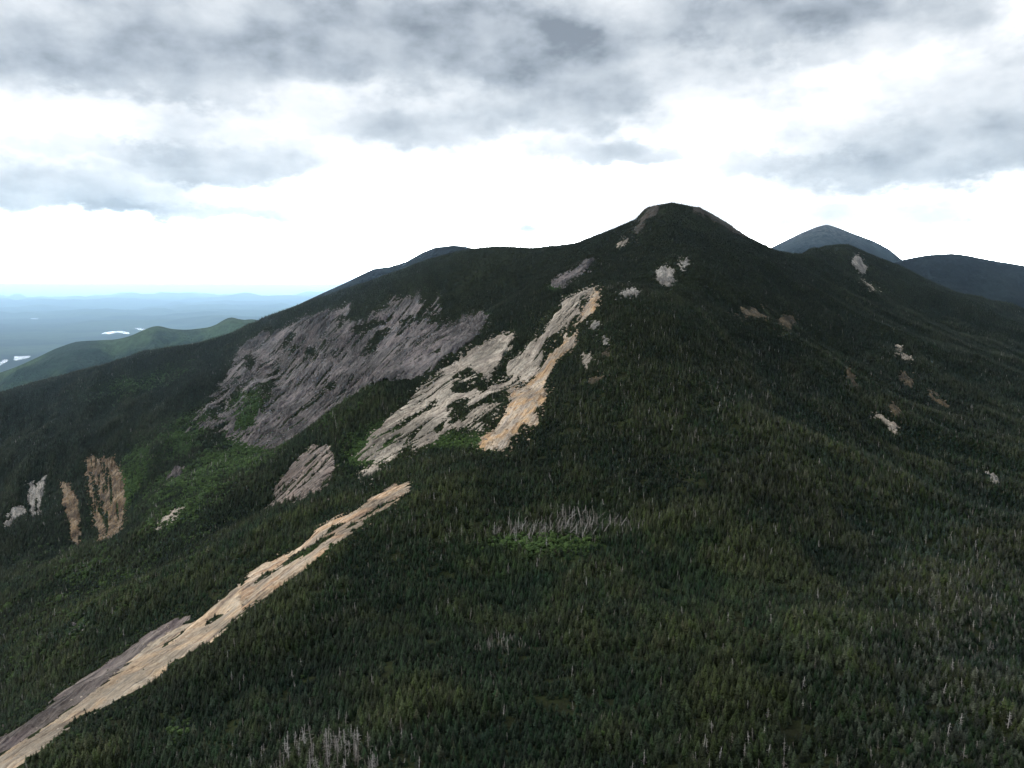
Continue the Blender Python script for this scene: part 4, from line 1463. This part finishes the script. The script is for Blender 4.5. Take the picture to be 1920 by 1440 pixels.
LAKES = [
    ('long curved white lake in the far lowland, left of the green hill top',
     [(187, 626.5), (196, 623.5), (205, 621.5), (222, 620.5), (235, 621.5), (244, 625), (241, 626.5), (232, 626), (228, 623.8), (215, 623.2), (211, 626.2), (200, 626)]),
    ('small lake pieced around a point, touching the green hill top',
     [(250, 614.5), (256, 613), (266, 613.2), (264, 615.5), (270, 617), (282, 616.5), (292, 618.5), (270, 620), (257, 618.5), (254, 616)]),
    ('thin bright arm of water just behind the small lake', [(269, 611.5), (284, 610.8), (290, 612), (274, 613)]),
    ('bright narrow lake farthest out in the lowland', [(54, 598), (64, 596.5), (74, 597.5), (68, 598.8)]),
    ('bright lake at the left edge nearest the green hill', [(26, 676.5), (26, 673), (28, 670), (26, 668), (46, 668), (58, 667), (56, 670), (46, 673), (36, 675)]),
    ('small bright pool cut by the left edge', [(-12, 685), (2, 679), (4, 675), (14, 674), (16, 677), (6, 681), (-4, 690)]),
]


def lake_xy(u, v):
    x, y, z = unproj(u, v, 1.0)
    k = (PLAIN) / z
    return x * k, y * k


LAKE_C = []
for lb, pl in LAKES:
    pts = np.array([lake_xy(*p) for p in pl])
    c = pts.mean(0)
    LAKE_C.append((c[0], c[1], max(np.hypot(*(pts - c).T).max() * 1.15, 500)))
build_plain()

m, N, b = mat('lake_water', 0.12, 0.6)
b.inputs['Base Color'].default_value = (0.05, 0.06, 0.06, 1)
b.inputs['IOR'].default_value = 1.33
M_WATER = m
for (lb, pl) in LAKES:
    pts = np.array([lake_xy(*p) for p in pl])
    # soften the outline with rounded in-between points
    for _ in range(2):
        q = np.roll(pts, -1, 0)
        pts = np.stack([pts * 0.75 + q * 0.25, pts * 0.25 + q * 0.75], 1).reshape(-1, 2)
    c = pts.mean(0)
    V = [(p[0] - c[0], p[1] - c[1], 0.0) for p in pts]
    me = new_mesh('lake', V, [tuple(range(len(V)))], [M_WATER])
    if me.polygons[0].normal.z < 0:
        me.flip_normals()
    o = link('lake', me)
    o.location = (c[0], c[1], PLAIN + 2)
    tag(o, lb, 'lake', kind='structure')


def smooth1(a, n):
    k = np.hanning(n * 2 + 1); k /= k.sum()
    return np.convolve(np.pad(a, n, mode='edge'), k, mode='valid')


def build_hill(name, ridge, front, back, m_, noise, seed, base=PLAIN - 30, power=1.25, bare=None, label=None, res=None):
    """a long hill: a traced crest with real distance, falling to the lowland on both sides"""
    ridge = np.array(ridge, float)
    us = np.linspace(ridge[0, 0], ridge[-1, 0], 300)
    v_ = smooth1(np.interp(us, ridge[:, 0], ridge[:, 1]), 3)
    Yr = np.interp(us, ridge[:, 0], ridge[:, 2])
    cx, cy, cz = unproj(us, v_, Yr)
    t = np.concatenate([-np.linspace(1, 0, 130) ** 1.3, np.linspace(0, 1, 60)[1:] ** 1.3])
    T, CX = np.meshgrid(t, cx, indexing='ij')
    CY = np.broadcast_to(cy, T.shape); CZ = np.broadcast_to(cz, T.shape)
    dist_ = np.where(T < 0, T * front, T * back)
    r = np.hypot(CX, CY)
    X = CX + CX / r * dist_
    Y = CY + CY / r * dist_
    drop = np.abs(T) ** power
    Z = CZ - (CZ - base) * drop
    Z = Z + noise * fbm(X / (noise * 9), Y / (noise * 9), seed, 5) * np.clip(np.abs(T) * 10, 0.04, 1)
    Z = Z + noise * 0.8 * (ridged(X / (noise * 7), Y / (noise * 7), seed + 5, 3)) * np.clip(np.abs(T) * 8 - 0.2, 0, 1)
    V = np.stack([X.ravel(), Y.ravel(), Z.ravel()], 1)
    at = {}
    if bare:
        at['bare'] = np.clip((Z - bare[0]) / (bare[1] - bare[0]), 0, 1).ravel()
    else:
        at['bare'] = np.zeros(Z.size)
    me = new_mesh(name, V, grid_faces(len(us), len(t)), [m_], True, attrs=at)
    o = link(name, me)
    tag(o, label, kind='structure')
    return o


build_hill('hill', [(-900, 780, 5600), (-300, 745, 5900), (-40, 712, 6200), (30, 688, 6300), (75, 668, 6350), (100, 655, 6400), (140, 641, 6450), (165, 639, 6500),
                    (215, 637, 6600), (245, 630, 6600), (270, 618, 6650), (288, 611, 6650), (302, 611, 6700), (318, 617, 6750), (350, 619, 6800), (395, 614, 6850),
                    (418, 603, 6900), (435, 598, 6900), (455, 602, 6950), (520, 606, 7100), (700, 620, 7400), (1000, 650, 7800)],
           3600, 3500, M_HILLG, 125, 601, label='light green wooded hill at far left')
build_hill('mountain_ridge', [(545, 600, 4550), (560, 570, 4550), (600, 551, 4500), (640, 533, 4500), (680, 513, 4500), (702, 503, 4500),
                    (730, 500, 4500), (760, 491, 4500), (790, 474, 4500), (815, 464, 4500), (850, 460, 4500), (872, 462, 4500), (920, 474, 4500), (1000, 500, 4600), (1200, 560, 4700)],
           2600, 3500, M_HILLD, 70, 621, label='dark blue grey ridge behind the left skyline')
build_hill('mountain_peak', [(1150, 600, 9500), (1330, 520, 9300), (1400, 488, 9200), (1452, 461, 9100), (1500, 438, 9000), (1530, 426, 9000), (1550, 421, 9000),
                    (1568, 426, 9000), (1600, 438, 9000), (1640, 452, 9000), (1668, 467, 9000), (1692, 487, 9000), (1760, 520, 9100), (1900, 570, 9200)],
           4300, 4300, M_HILLD, 120, 641, bare=(430, 800), label='blue pointed peak with bare grey top behind the knob')
build_hill('mountain_ridge', [(1400, 580, 4900), (1560, 530, 4900), (1640, 503, 4800), (1695, 486, 4700), (1740, 478, 4650), (1785, 475, 4600), (1815, 479, 4600), (1850, 486, 4600),
                    (1920, 498, 4600), (2100, 530, 4700), (2500, 600, 4900)],
           2800, 3500, M_HILLD, 70, 661, label='long dark blue ridge at the right edge')

# ------------------------------------------------------------------ haze in the air
V = []
hx, h0, h1 = 215000.0, PLAIN - 120, 1000.0
for zc in (h0, h1):
    V += [(-hx, -hx, zc), (hx, -hx, zc), (hx, hx, zc), (-hx, hx, zc)]
Fh = [(0, 3, 2, 1), (4, 5, 6, 7), (0, 1, 5, 4), (1, 2, 6, 5), (2, 3, 7, 6), (3, 0, 4, 7)]
m = bpy.data.materials.new('haze_air')
m.use_nodes = True
N = NT(m.node_tree)
N.n.clear()
out = N.add('ShaderNodeOutputMaterial')
pv = N.add('ShaderNodeVolumePrincipled')
pv.inputs['Color'].default_value = (0.50, 0.76, 1.0, 1)
pv.inputs['Density'].default_value = 1.75e-5
pv.inputs['Anisotropy'].default_value = 0.86
N.l.new(pv.outputs[0], out.inputs['Volume'])
me = new_mesh('haze', V, Fh, [m])
tag(link('haze', me), kind='stuff')
print('DONE BUILD')
